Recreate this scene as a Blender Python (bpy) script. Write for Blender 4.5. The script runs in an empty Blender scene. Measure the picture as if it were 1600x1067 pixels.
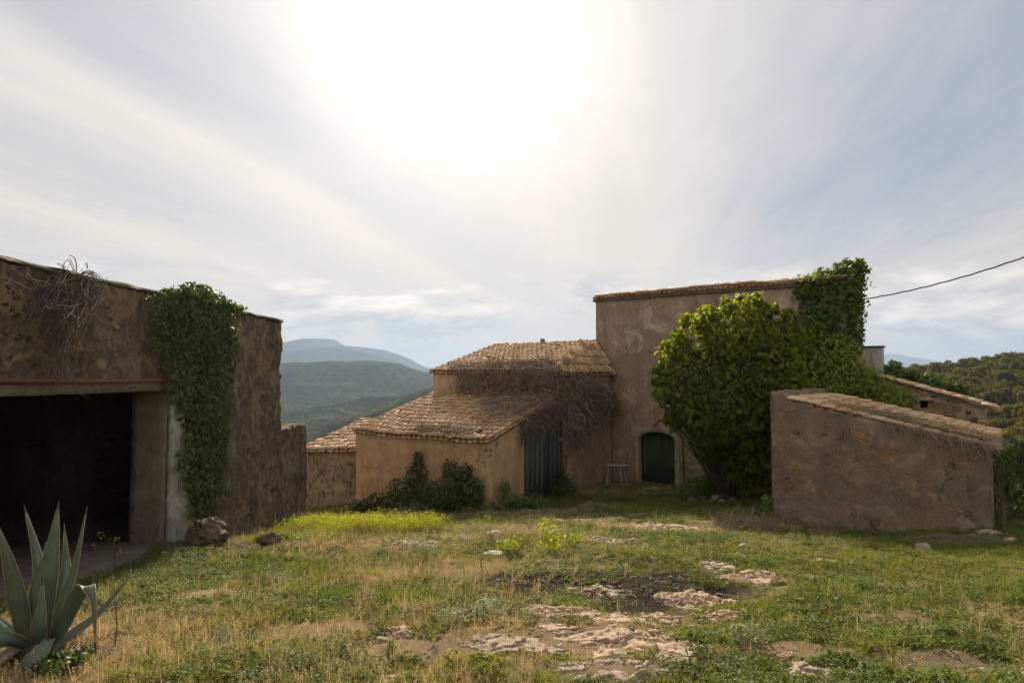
import bpy, math, random
import numpy as np
from mathutils import Vector, Matrix, geometry

random.seed(7)
rng = np.random.default_rng(11)
sc = bpy.context.scene
COL = sc.collection

# ------------------------------------------------------------------ camera
E = 4.3                      # eye height above the farmyard datum
PITCH = math.radians(3.03)
FPX = 1067.0                 # focal length in photograph pixels (24 mm on 36 mm)
cam_d = bpy.data.cameras.new('camera')
cam = bpy.data.objects.new('camera', cam_d)
COL.objects.link(cam)
cam.location = (0, 0, E)
cam.rotation_euler = (math.radians(90) + PITCH, 0, 0)
cam_d.lens = 24.0
cam_d.sensor_width = 36.0
cam_d.clip_start = 0.05
cam_d.clip_end = 60000
sc.camera = cam

# ------------------------------------------------------------------ sky and sun
SUN_EL = math.radians(27.3)
SUN_AZ = math.radians(-6.5)
SUN = Vector((math.sin(SUN_AZ) * math.cos(SUN_EL), math.cos(SUN_AZ) * math.cos(SUN_EL), math.sin(SUN_EL)))
sun_d = bpy.data.lights.new('sun', 'SUN')
sun_d.energy = 5.0
sun_d.angle = math.radians(3.0)
sun_d.color = (1.0, 0.88, 0.70)
sun = bpy.data.objects.new('sun', sun_d)
COL.objects.link(sun)
sun.location = (0, 30, 40)
sun.rotation_euler = SUN.to_track_quat('Z', 'Y').to_euler()

sc.view_settings.view_transform = 'Standard'
sc.view_settings.look = 'None'
sc.view_settings.gamma = 1.0
sc.view_settings.use_curve_mapping = False
sc.view_settings.exposure = 1.2
sc.cycles.max_bounces = 6
sc.cycles.diffuse_bounces = 3
sc.cycles.glossy_bounces = 2
sc.cycles.transmission_bounces = 3
sc.cycles.transparent_max_bounces = 4
sc.cycles.volume_bounces = 0
sc.cycles.use_denoising = True


def nd(nt, typ, ins=None, **props):
    n = nt.nodes.new(typ)
    for k, v in props.items():
        setattr(n, k, v)
    if ins:
        for k, v in ins.items():
            s = n.inputs[k]
            if isinstance(v, bpy.types.NodeSocket):
                nt.links.new(v, s)
            elif isinstance(v, bpy.types.Node):
                nt.links.new(v.outputs[0], s)
            else:
                s.default_value = v
    return n


def mth(nt, op, a, b=None, c=None, clamp=False):
    ins = {0: a}
    if b is not None:
        ins[1] = b
    if c is not None:
        ins[2] = c
    n = nd(nt, 'ShaderNodeMath', ins, operation=op)
    n.use_clamp = clamp
    return n.outputs[0]


def ramp(nt, fac, stops, interp='LINEAR'):
    n = nt.nodes.new('ShaderNodeValToRGB')
    n.color_ramp.interpolation = interp
    el = n.color_ramp.elements
    while len(el) < len(stops):
        el.new(0.5)
    for e, (p, c) in zip(el, stops):
        e.position = p
        if not hasattr(c, '__len__'):
            c = (c, c, c)
        e.color = (c[0], c[1], c[2], 1)
    nt.links.new(fac, n.inputs[0])
    return n.outputs[0]


def mixc(nt, fac, a, b, blend='MIX'):
    n = nt.nodes.new('ShaderNodeMix')
    n.data_type = 'RGBA'
    n.blend_type = blend
    for s, v in ((n.inputs[0], fac), (n.inputs[6], a), (n.inputs[7], b)):
        if isinstance(v, bpy.types.NodeSocket):
            nt.links.new(v, s)
        elif hasattr(v, '__len__'):
            s.default_value = (v[0], v[1], v[2], 1)
        else:
            s.default_value = v
    return n.outputs[2]


def noise(nt, vec, scale, detail=4.0, rough=0.55, dist=0.0):
    n = nd(nt, 'ShaderNodeTexNoise', {'Vector': vec, 'Scale': scale, 'Detail': detail, 'Roughness': rough, 'Distortion': dist})
    return n.outputs[0]


CUMULUS = (3.1, 0.0, 1.7)


def build_world():
    w = bpy.data.worlds.new('World')
    sc.world = w
    w.use_nodes = True
    nt = w.node_tree
    nt.nodes.clear()
    out = nt.nodes.new('ShaderNodeOutputWorld')
    sky = nt.nodes.new('ShaderNodeTexSky')
    sky.sky_type = 'NISHITA'
    sky.sun_disc = False
    sky.sun_elevation = SUN_EL
    sky.sun_rotation = SUN_AZ
    sky.air_density = 1.0
    sky.dust_density = 1.5
    sky.altitude = 400
    skyc = nd(nt, 'ShaderNodeVectorMath', {0: sky.outputs[0], 1: (0.06, 0.06, 0.06)}, operation='MULTIPLY').outputs[0]
    tc = nt.nodes.new('ShaderNodeTexCoord')
    d = nd(nt, 'ShaderNodeVectorMath', {0: tc.outputs['Generated']}, operation='NORMALIZE').outputs[0]
    sp = nd(nt, 'ShaderNodeSeparateXYZ', {0: d})
    x, y, z = sp.outputs
    zc = mth(nt, 'MAXIMUM', z, 0.03)
    # high cloud sheet: coordinates on a level cloud deck, streaks running along (0.2, 1)
    px = mth(nt, 'DIVIDE', x, zc)
    py = mth(nt, 'DIVIDE', y, zc)
    wcoord = mth(nt, 'SUBTRACT', px, mth(nt, 'MULTIPLY', py, 0.2))
    deck = nd(nt, 'ShaderNodeCombineXYZ', {0: mth(nt, 'MULTIPLY', wcoord, 1.0), 1: mth(nt, 'MULTIPLY', py, 0.22), 2: 3.7}).outputs[0]
    n1 = noise(nt, deck, 0.9, 5, 0.55, 0.4)
    n2 = noise(nt, deck, 2.6, 6, 0.6, 0.3)
    wob = mth(nt, 'ADD', wcoord, mth(nt, 'MULTIPLY', mth(nt, 'SUBTRACT', n1, 0.5), 0.9))
    t = mth(nt, 'MULTIPLY', mth(nt, 'ADD', wob, 6.0), 1 / 10.0, clamp=True)     # w -6..4 -> 0..1

    def W(v):
        return (v + 6) / 10
    street = ramp(nt, t, [(W(-5.6), .45), (W(-4.4), .65), (W(-3.45), 1.1), (W(-2.8), .1), (W(-2.0), 1.25), (W(-1.65), .1),
                          (W(-1.1), .55), (W(-.5), 1.0), (W(.05), .8), (W(.5), .5), (W(1.1), .05), (W(1.9), .3), (W(3.0), .75)], 'B_SPLINE')
    # towards the horizon the sheet closes to an even veil
    low = ramp(nt, z, [(0.0, 1.0), (0.06, 1.0), (0.24, 0.0)], 'EASE')
    cover = mth(nt, 'ADD', mth(nt, 'MULTIPLY', street, mth(nt, 'SUBTRACT', 1.0, low)), mth(nt, 'MULTIPLY', low, mth(nt, 'ADD', mth(nt, 'MULTIPLY', street, .45), .60)))
    n3 = noise(nt, deck, 7.0, 6, 0.62, 0.4)
    cover = mth(nt, 'ADD', cover, mth(nt, 'ADD', mth(nt, 'MULTIPLY', mth(nt, 'SUBTRACT', n2, 0.5), 0.55), mth(nt, 'MULTIPLY', mth(nt, 'SUBTRACT', n3, 0.5), 0.28)), clamp=True)
    # angle to the sun
    dt = nd(nt, 'ShaderNodeVectorMath', {0: d, 1: tuple(SUN)}, operation='DOT_PRODUCT').outputs['Value']
    ang = mth(nt, 'ARCCOSINE', mth(nt, 'MINIMUM', dt, 0.99999))
    ang = mth(nt, 'MULTIPLY', ang, mth(nt, 'SUBTRACT', 1.25, mth(nt, 'MULTIPLY', cover, 0.33)))     # the glare spreads further through thick cloud
    ang = mth(nt, 'MULTIPLY', ang, mth(nt, 'ADD', 0.70, mth(nt, 'MULTIPLY', n1, 0.6)))
    g1 = mth(nt, 'EXPONENT', mth(nt, 'MULTIPLY', mth(nt, 'POWER', mth(nt, 'DIVIDE', ang, 0.125), 1.2), -1.0))
    g2 = mth(nt, 'EXPONENT', mth(nt, 'DIVIDE', ang, -0.30))
    back = ramp(nt, mth(nt, 'ADD', mth(nt, 'MULTIPLY', dt, -0.5), 0.5), [(0.35, 0.0), (0.75, 1.0)], 'EASE')   # clouds lit from the front, away from the sun
    lum = mth(nt, 'ADD', 0.365, mth(nt, 'ADD', mth(nt, 'MULTIPLY', g1, 0.55), mth(nt, 'MULTIPLY', g2, 0.12)))
    lum = mth(nt, 'ADD', lum, mth(nt, 'MULTIPLY', back, 0.14))
    ccol = mixc(nt, ramp(nt, z, [(0.0, 0.0), (0.4, 1.0)]), (1.0, 0.855, 0.715), (1.0, 0.925, 0.845))
    ccol = nd(nt, 'ShaderNodeVectorMath', {0: ccol, 3: lum}, operation='SCALE').outputs[0]
    # low cumulus near the skyline
    sq = nd(nt, 'ShaderNodeVectorMath', {0: d, 1: (1.0, 1.0, 3.4)}, operation='MULTIPLY').outputs[0]
    sq = nd(nt, 'ShaderNodeVectorMath', {0: sq, 1: CUMULUS}, operation='ADD').outputs[0]
    c1 = noise(nt, sq, 4.2, 9, 0.58, 0.3)
    sq2 = nd(nt, 'ShaderNodeVectorMath', {0: sq, 1: (0.0, 0.0, 0.07)}, operation='ADD').outputs[0]
    c1b = noise(nt, sq2, 4.2, 9, 0.58, 0.3)
    band = ramp(nt, z, [(0.01, 0.0), (0.04, 1.0), (0.11, 1.0), (0.17, 0.0)], 'EASE')
    puff = mth(nt, 'MULTIPLY', ramp(nt, c1, [(0.475, 0.0), (0.56, 1.0)], 'EASE'), band)
    top = mth(nt, 'ADD', mth(nt, 'MULTIPLY', mth(nt, 'SUBTRACT', c1, c1b), 5.5), 0.25, clamp=True)
    pcol = mixc(nt, top, (0.245, 0.245, 0.258), (0.58, 0.51, 0.43))
    # thin grey-blue veil between the bright streaks, over the clear sky
    nearsun = mixc(nt, g2, (0.105, 0.122, 0.16), (0.44, 0.42, 0.405))
    veil = mixc(nt, 0.86, skyc, nearsun)
    veil = mixc(nt, back, veil, (0.30, 0.31, 0.335))
    c = mixc(nt, cover, veil, ccol)
    c = mixc(nt, mth(nt, 'MULTIPLY', puff, 0.85), c, pcol)
    bg = nd(nt, 'ShaderNodeBackground', {'Color': c, 'Strength': 1.0})
    nt.links.new(bg.outputs[0], out.inputs[0])


build_world()

# ------------------------------------------------------------------ helpers
def ray(px, py):
    x = (px - 800) / FPX
    u = -(py - 533.5) / FPX
    return np.array([x, math.cos(PITCH) - u * math.sin(PITCH), math.sin(PITCH) + u * math.cos(PITCH)])


def at(px, py, Y):
    """point of the place that lies Y metres ahead of the camera"""
    r = ray(px, py)
    k = Y / r[1]
    return np.array([r[0] * k, Y, E + r[2] * k])


def h2(ix, iy, seed):
    n = (ix.astype(np.int64) * 374761393 + iy.astype(np.int64) * 668265263 + seed * 1442695041) & 0xffffffff
    n = ((n ^ (n >> 13)) * 1274126177) & 0xffffffff
    n = n ^ (n >> 16)
    return (n & 0xffff) / 65535.0


def vnoise(x, y, seed=0):
    x = np.asarray(x, float); y = np.asarray(y, float)
    ix = np.floor(x); iy = np.floor(y)
    fx = x - ix; fy = y - iy
    fx = fx * fx * (3 - 2 * fx); fy = fy * fy * (3 - 2 * fy)
    a = h2(ix, iy, seed); b = h2(ix + 1, iy, seed); c = h2(ix, iy + 1, seed); d = h2(ix + 1, iy + 1, seed)
    return (a * (1 - fx) + b * fx) * (1 - fy) + (c * (1 - fx) + d * fx) * fy - 0.5


def fbm(x, y, seed=0, oct=4, gain=0.5):
    s = 0; a = 1.0
    for i in range(oct):
        s = s + a * vnoise(np.asarray(x) * 2 ** i + 17.3 * i, np.asarray(y) * 2 ** i - 9.1 * i, seed + i)
        a *= gain
    return s


def sstep(a, b, x):
    t = np.clip((np.asarray(x, float) - a) / (b - a), 0, 1)
    return t * t * (3 - 2 * t)


def mesh(name, V, Fs, mat=None, smooth=False):
    """numpy arrays -> mesh; Fs is an array or a list of arrays (n,3)/(n,4)"""
    V = np.asarray(V, np.float32)
    if not isinstance(Fs, (list, tuple)):
        Fs = [Fs]
    Fs = [np.asarray(f, np.int32) for f in Fs if len(f)]
    me = bpy.data.meshes.new(name)
    me.vertices.add(len(V))
    me.vertices.foreach_set('co', V.ravel())
    loops = np.concatenate([f.ravel() for f in Fs])
    tot = np.concatenate([np.full(len(f), f.shape[1], np.int32) for f in Fs])
    start = np.concatenate([[0], np.cumsum(tot)[:-1]]).astype(np.int32)
    me.loops.add(len(loops))
    me.loops.foreach_set('vertex_index', loops)
    me.polygons.add(len(tot))
    me.polygons.foreach_set('loop_start', start)
    me.polygons.foreach_set('loop_total', tot)
    if smooth:
        me.polygons.foreach_set('use_smooth', np.ones(len(tot), bool))
    me.update(calc_edges=True)
    me.validate()
    if mat:
        me.materials.append(mat)
    return me


def link(name, data, parent=None, M=None, loc=None, rotz=None):
    o = bpy.data.objects.new(name, data)
    COL.objects.link(o)
    if parent is not None:
        o.parent = parent
    if M is not None:
        o.matrix_basis = M
    if loc is not None:
        o.location = tuple(loc)
    if rotz is not None:
        o.rotation_euler = (0, 0, rotz)
    return o


def tag(o, label=None, cat=None, group=None, kind=None):
    if label:
        o['label'] = label
    if cat:
        o['category'] = cat
    if group:
        o['group'] = group
    if kind:
        o['kind'] = kind
    return o


def thing(name, label, cat, loc=(0, 0, 0), rotz=0, group=None):
    o = link(name, None, None, None, loc, rotz)
    return tag(o, label, cat, group)


def boxVF(x0, x1, y0, y1, z0, z1):
    V = np.array([[x, y, z] for x in (x0, x1) for y in (y0, y1) for z in (z0, z1)], float)
    F = np.array([[0, 1, 3, 2], [4, 6, 7, 5], [0, 4, 5, 1], [2, 3, 7, 6], [0, 2, 6, 4], [1, 5, 7, 3]])
    return V, F


def join(parts):
    Vs, Fs, o = [], [], 0
    for V, F in parts:
        Vs.append(np.asarray(V)); Fs.append(np.asarray(F) + o); o += len(V)
    return np.concatenate(Vs), Fs


def bevbox(name, x0, x1, y0, y1, z0, z1, mat, parent, bev=0.012, wob=0.0):
    import bmesh
    bm = bmesh.new()
    V, F = boxVF(x0, x1, y0, y1, z0, z1)
    if wob:
        V = V + rng.normal(0, wob, V.shape)
    vs = [bm.verts.new(v) for v in V]
    for f in F:
        bm.faces.new([vs[i] for i in f])
    bmesh.ops.recalc_face_normals(bm, faces=bm.faces[:])
    bmesh.ops.bevel(bm, geom=bm.edges[:], offset=bev, segments=1, affect='EDGES')
    me = bpy.data.meshes.new(name)
    bm.to_mesh(me); bm.free()
    me.materials.append(mat)
    return link(name, me, parent)


def inpoly(P, poly):
    poly = np.asarray(poly, float)
    x, y = P[:, 0], P[:, 1]
    r = np.zeros(len(P), bool)
    n = len(poly)
    for i in range(n):
        a = poly[i]; b = poly[(i + 1) % n]
        c = ((a[1] > y) != (b[1] > y))
        with np.errstate(divide='ignore', invalid='ignore'):
            xx = (b[0] - a[0]) * (y - a[1]) / (b[1] - a[1] + 1e-12) + a[0]
        r ^= c & (x < xx)
    return r


def slab(outline, thick, res, disp=None, holes=(), rot=0.0, off=(0, 0, 0), edge_rough=0.0):
    """a thick wall: outline in (u, v) counter-clockwise, front face relief disp(u, v), holes cut through"""
    def dense(poly):
        out = []
        n = len(poly)
        for i in range(n):
            a = np.array(poly[i], float); b = np.array(poly[(i + 1) % n], float)
            k = max(1, int(np.linalg.norm(b - a) / res))
            for j in range(k):
                out.append(a + (b - a) * j / k)
        return out
    loops = [dense(outline)] + [dense(hh) for hh in holes]
    pts = []; edges = []
    for L in loops:
        b = len(pts)
        pts += L
        edges += [(b + i, b + (i + 1) % len(L)) for i in range(len(L))]
    O = np.array(outline, float)
    lo, hi = O.min(0), O.max(0)
    nu = max(2, int((hi[0] - lo[0]) / res)); nv = max(2, int((hi[1] - lo[1]) / res))
    gu, gv = np.meshgrid(np.linspace(lo[0], hi[0], nu + 1)[1:-1], np.linspace(lo[1], hi[1], nv + 1)[1:-1])
    G = np.stack([gu.ravel(), gv.ravel()], 1) + rng.uniform(-.3, .3, (gu.size, 2)) * res
    keep = inpoly(G, outline)
    for hh in holes:
        keep &= ~inpoly(G, hh)
    B = np.array(pts)
    G = G[keep]
    if len(G):
        # keep clear of the border
        dmin = np.full(len(G), 9e9)
        for i in range(0, len(B), 400):
            dmin = np.minimum(dmin, np.min(np.linalg.norm(G[:, None, :] - B[None, i:i + 400, :], axis=2), axis=1))
        G = G[dmin > res * 0.45]
    allp = [Vector(p) for p in pts] + [Vector(p) for p in G]
    r = geometry.delaunay_2d_cdt(allp, edges, [], 0, 1e-6)
    V2 = np.array([[v.x, v.y] for v in r[0]])
    T = np.array([f for f in r[2]], int)
    cen = V2[T].mean(1)
    ok = inpoly(cen, outline)
    for hh in holes:
        ok &= ~inpoly(cen, hh)
    T = T[ok]
    a, b, c = V2[T[:, 0]], V2[T[:, 1]], V2[T[:, 2]]
    flip = ((b - a)[:, 0] * (c - a)[:, 1] - (b - a)[:, 1] * (c - a)[:, 0]) < 0
    T[flip] = T[flip][:, ::-1]
    w = disp(V2[:, 0], V2[:, 1]) if disp is not None else np.zeros(len(V2))
    n = len(V2)
    front = np.stack([V2[:, 0], -w, V2[:, 1]], 1)
    back = np.stack([V2[:, 0], np.full(n, thick), V2[:, 1]], 1)
    e = np.concatenate([T[:, [0, 1]], T[:, [1, 2]], T[:, [2, 0]]])
    key = np.sort(e, 1)
    _, idx, cnt = np.unique(key, axis=0, return_index=True, return_counts=True)
    be = e[idx[cnt == 1]]
    side = np.stack([be[:, 1], be[:, 0], be[:, 0] + n, be[:, 1] + n], 1)
    V = np.concatenate([front, back])
    if edge_rough:
        bi = np.unique(be)
        j = rng.normal(0, edge_rough, (len(bi), 2))
        V[bi, 0] += j[:, 0]; V[bi, 2] += j[:, 1]
        V[bi + n, 0] += j[:, 0]; V[bi + n, 2] += j[:, 1]
    cs, sn = math.cos(rot), math.sin(rot)
    x, y = V[:, 0].copy(), V[:, 1].copy()
    V[:, 0] = cs * x - sn * y + off[0]
    V[:, 1] = sn * x + cs * y + off[1]
    V[:, 2] += off[2]
    return V, [T, T[:, ::-1] + n, side]


def tubes(P, R, nside=3):
    """P (N,K,3) polylines, R (N,) or (N,K) radii"""
    P = np.asarray(P, float)
    N, K, _ = P.shape
    R = np.asarray(R, float)
    if R.ndim == 1:
        R = R[:, None] * np.linspace(1, .45, K)[None, :]
    T = np.gradient(P, axis=1)
    T /= np.linalg.norm(T, axis=2, keepdims=True) + 1e-9
    ref = np.where(np.abs(T[:, :, 2:3]) > .9, np.array([1., 0, 0]), np.array([0, 0, 1.]))
    A = np.cross(T, ref); A /= np.linalg.norm(A, axis=2, keepdims=True) + 1e-9
    B = np.cross(T, A)
    ang = np.arange(nside) * 2 * np.pi / nside
    ring = (A[:, :, None, :] * np.cos(ang)[None, None, :, None] + B[:, :, None, :] * np.sin(ang)[None, None, :, None])
    V = P[:, :, None, :] + ring * R[:, :, None, None]
    idx = np.arange(N * K * nside).reshape(N, K, nside)
    a = idx[:, :-1, :]; b = idx[:, 1:, :]
    F = np.stack([a, np.roll(a, -1, 2), np.roll(b, -1, 2), b], -1).reshape(-1, 4)
    return V.reshape(-1, 3), F


LEAF = {
    # verts (x across, y along, z out), faces
    'oval': (np.array([[0, 0, 0], [.28, .35, .05], [.26, .7, .04], [0, 1, -.08], [-.26, .7, .04], [-.28, .35, .05], [0, .5, -.02]]),
             np.array([[0, 1, 6], [1, 2, 6], [2, 3, 6], [3, 4, 6], [4, 5, 6], [5, 0, 6]])),
    'lance': (np.array([[0, 0, 0], [.13, .4, .03], [0, 1, -.1], [-.13, .4, .03]]), np.array([[0, 1, 3], [1, 2, 3]])),
    'ivy': (np.array([[0, .05, 0], [.42, .0, .03], [.5, .42, -.03], [.22, .5, .03], [0, 1, -.12], [-.22, .5, .03], [-.5, .42, -.03], [-.42, .0, .03]]),
            np.array([[0, 1, 2], [0, 2, 3], [0, 3, 4], [0, 4, 5], [0, 5, 6], [0, 6, 7]])),
    'fig': (np.array([[0, 0, 0], [.32, .1, .04], [.52, .5, -.05], [.24, .55, .05], [.22, .85, 0], [0, 1.05, -.1], [-.22, .85, 0], [-.24, .55, .05], [-.52, .5, -.05], [-.32, .1, .04]]),
            np.array([[0, 1, 2], [0, 2, 3], [0, 3, 4], [0, 4, 5], [0, 5, 6], [0, 6, 7], [0, 7, 8], [0, 8, 9]])),
}


def unit(a):
    return a / (np.linalg.norm(a, axis=-1, keepdims=True) + 1e-9)


def leaves(C, Nrm, size, shape='oval', down=0.5, jitter=0.5):
    """leaf blades at C facing roughly along Nrm, tips drooping"""
    C = np.asarray(C, float)
    n = len(C)
    Nn = unit(np.asarray(Nrm, float) + rng.normal(0, jitter, (n, 3)))
    tip = rng.normal(0, 1, (n, 3)); tip[:, 2] -= down * 3
    tip = unit(tip - Nn * np.sum(tip * Nn, 1, keepdims=True))
    ax = np.cross(tip, Nn)
    sv, sf = LEAF[shape]
    s = np.broadcast_to(np.asarray(size, float), (n,))[:, None, None]
    V = C[:, None, :] + s * (sv[None, :, 0:1] * ax[:, None, :] + (sv[None, :, 1:2] - .35) * tip[:, None, :] + sv[None, :, 2:3] * Nn[:, None, :])
    F = (sf[None] + (np.arange(n) * len(sv))[:, None, None]).reshape(-1, 3)
    return V.reshape(-1, 3), F


def lobes_points(lobes, dens, shell=(.62, 1.03), gap=0.0, seed=3, gapscale=1.1):
    """points in the outer layer of a set of ellipsoid lobes (cx,cy,cz,rx,ry,rz); drops points buried in other lobes and in gaps"""
    lobes = np.asarray(lobes, float)
    out, nor = [], []
    for i, L in enumerate(lobes):
        c, r = L[:3], L[3:6]
        n = int(dens * 4 * math.pi * ((r[0] * r[1]) ** 1.6 / 3 + (r[0] * r[2]) ** 1.6 / 3 + (r[1] * r[2]) ** 1.6 / 3) ** (1 / 1.6))
        u = unit(rng.normal(0, 1, (n, 3)))
        bump = 1 + .32 * (vnoise(u[:, 0] * 3.1 + i * 7, u[:, 2] * 3.1 + u[:, 1] * 2.3, seed) + .6 * vnoise(u[:, 0] * 7 + i, u[:, 2] * 7 - u[:, 1] * 6, seed + 5))
        q = rng.uniform(*shell, n) ** 0.7 * bump
        P = c + u * r * q[:, None]
        deep = np.zeros(n, bool)
        for j, M in enumerate(lobes):
            if j != i:
                deep |= (np.sum(((P - M[:3]) / M[3:6]) ** 2, 1) < .42)
        g = vnoise(P[:, 0] * gapscale * 2 + 31, P[:, 2] * gapscale * 2 + P[:, 1] * 1.3, seed + 9) + .5 * vnoise(P[:, 0] * gapscale * 5, P[:, 2] * gapscale * 5 + P[:, 1] * 3, seed + 11)
        k = ~deep & (g > -.75 + gap)
        out.append(P[k]); nor.append(unit(u[k] / r))
    return np.concatenate(out), np.concatenate(nor)


def icos(sub):
    import bmesh
    bm = bmesh.new()
    bmesh.ops.create_icosphere(bm, subdivisions=sub, radius=1)
    V = np.array([v.co[:] for v in bm.verts]); F = np.array([[v.index for v in f.verts] for f in bm.faces])
    bm.free()
    return V, F

# ------------------------------------------------------------------ materials
def new_mat(name):
    m = bpy.data.materials.new(name)
    m.use_nodes = True
    nt = m.node_tree
    b = nt.nodes['Principled BSDF']
    b.inputs['Roughness'].default_value = 0.9
    b.inputs['Specular IOR Level'].default_value = 0.2
    return m, nt, b


def objcoord(nt, scale=(1, 1, 1)):
    tc = nt.nodes.new('ShaderNodeTexCoord')
    mp = nd(nt, 'ShaderNodeMapping', {'Vector': tc.outputs['Object'], 'Scale': scale})
    return mp.outputs[0]


def plaster(name, c1, c2, dark, patch=None, patch_amt=.5, stain=.5, grain=.4, bump=.5, scale=1.0, lichen=None, pale=None, streak_from=None, holes=0.0):
    """old lime render: broad tone changes, rain streaks, fallen patches, grit"""
    m, nt, b = new_mat(name)
    o = objcoord(nt)
    big = noise(nt, o, .55 * scale, 5, .6, .6)
    mid = noise(nt, o, 2.3 * scale, 6, .62, .3)
    fine = noise(nt, o, 26 * scale, 5, .7)
    col = mixc(nt, ramp(nt, big, [(.36, 0), (.62, 1)]), c1, c2)
    col = mixc(nt, ramp(nt, mid, [(.30, .75), (.62, 0)]), col, dark)
    if patch is not None:
        pn = noise(nt, o, 1.15 * scale, 7, .66, 1.0)
        pm = ramp(nt, pn, [(.66 - .22 * patch_amt, 0), (.70 - .22 * patch_amt, 1)])
        col = mixc(nt, pm, col, mixc(nt, fine, patch, tuple(v * .6 for v in patch)))
    if lichen is not None:
        ln = noise(nt, o, 1.7 * scale, 6, .7, .5)
        col = mixc(nt, ramp(nt, ln, [(.565, 0), (.66, .75)]), col, lichen)
    if pale is not None:
        ln = noise(nt, nd(nt, 'ShaderNodeVectorMath', {0: o, 1: (13., 7., 3.)}, operation='ADD').outputs[0], 1.3 * scale, 6, .7, .8)
        col = mixc(nt, ramp(nt, ln, [(.535, 0), (.64, .75)]), col, pale)
    st = noise(nt, objcoord(nt, (2.6, 2.6, .35)), 1.0, 6, .68, .9)
    col = mixc(nt, mth(nt, 'MULTIPLY', ramp(nt, st, [(.42, 0), (.72, 1)]), stain), col, tuple(v * .6 for v in dark))
    col = mixc(nt, mth(nt, 'MULTIPLY', ramp(nt, fine, [(.34, 1), (.56, 0)]), grain), col, tuple(v * .45 for v in dark))
    sp = nd(nt, 'ShaderNodeTexVoronoi', {'Vector': o, 'Scale': 19 * scale}).outputs['Distance']
    col = mixc(nt, mth(nt, 'MULTIPLY', ramp(nt, sp, [(.10, 1), (.2, 0)]), grain * .7), col, tuple(min(1, v * 1.5) for v in c1))
    ce = nd(nt, 'ShaderNodeTexVoronoi', {'Vector': mixc(nt, .22, o, nd(nt, 'ShaderNodeTexNoise', {'Vector': o, 'Scale': 3.0, 'Detail': 5.0}).outputs['Color']), 'Scale': .9 * scale}, feature='DISTANCE_TO_EDGE').outputs['Distance']
    cm = mth(nt, 'MULTIPLY', ramp(nt, ce, [(.004, 1), (.014, 0)]), ramp(nt, noise(nt, o, .9, 3, .6), [(.5, 0), (.6, 1)]))
    col = mixc(nt, mth(nt, 'MULTIPLY', cm, .75), col, tuple(v * .3 for v in dark))
    if holes:
        vv = nd(nt, 'ShaderNodeTexVoronoi', {'Vector': o, 'Scale': 5.5}).outputs['Distance']
        hh = noise(nt, o, 3.0, 4, .6)
        hm = mth(nt, 'MULTIPLY', ramp(nt, vv, [(.16, 1), (.24, 0)]), ramp(nt, hh, [(.48, 0), (.58, 1)]))
        col = mixc(nt, mth(nt, 'MULTIPLY', hm, holes), col, tuple(v * .3 for v in dark))
    nt.links.new(col, b.inputs['Base Color'])
    hgt = mth(nt, 'ADD', mth(nt, 'MULTIPLY', fine, .35), mth(nt, 'ADD', mth(nt, 'MULTIPLY', mid, 1.0), mth(nt, 'MULTIPLY', noise(nt, o, 9 * scale, 5, .65), .8)))
    bn = nd(nt, 'ShaderNodeBump', {'Height': hgt, 'Strength': bump, 'Distance': .06})
    nt.links.new(bn.outputs[0], b.inputs['Normal'])
    b.inputs['Roughness'].default_value = .95
    b.inputs['Specular IOR Level'].default_value = .1
    return m


M = {}
M['garage'] = plaster('rubble_render_brown', (.205, .155, .11), (.15, .118, .092), (.085, .066, .052), patch=(.34, .25, .14), patch_amt=.75, stain=.45, grain=.6, bump=1.0, scale=1.4, pale=(.30, .25, .19))
M['house'] = plaster('pink_brown_render', (.37, .265, .18), (.30, .22, .155), (.19, .14, .10), pale=(.50, .395, .295), stain=.34, grain=.26, bump=.45, scale=.8, lichen=(.23, .18, .135), patch=(.40, .30, .205), patch_amt=.12)
M['barn'] = plaster('ochre_render', (.58, .37, .20), (.50, .325, .18), (.31, .20, .115), stain=.3, grain=.3, bump=.6, lichen=(.46, .235, .06), pale=(.52, .41, .28), patch=(.36, .26, .165), patch_amt=.2)
M['rubble'] = plaster('bare_rubble_mortar', (.40, .28, .17), (.34, .24, .155), (.14, .10, .065), stain=.2, grain=.6, bump=1.1, scale=1.6, pale=(.47, .37, .25), holes=.9)
M['shed'] = plaster('grey_cement_render', (.265, .20, .14), (.215, .167, .125), (.13, .10, .075), patch=(.31, .215, .13), patch_amt=.55, stain=.2, grain=.5, bump=1.0, scale=1.2, lichen=(.40, .215, .07), pale=(.36, .295, .22))
M['concrete'] = plaster('weathered_concrete', (.25, .205, .155), (.20, .165, .125), (.12, .095, .07), stain=.35, grain=.3, bump=.4, scale=1.5)
M['limewash'] = plaster('white_limewash', (.52, .50, .45), (.44, .42, .38), (.25, .22, .18), stain=.4, grain=.4, bump=.9, scale=2.0)
M['interior'] = plaster('dark_blockwork', (.07, .06, .05), (.06, .05, .045), (.035, .03, .025), bump=.4)


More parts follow.
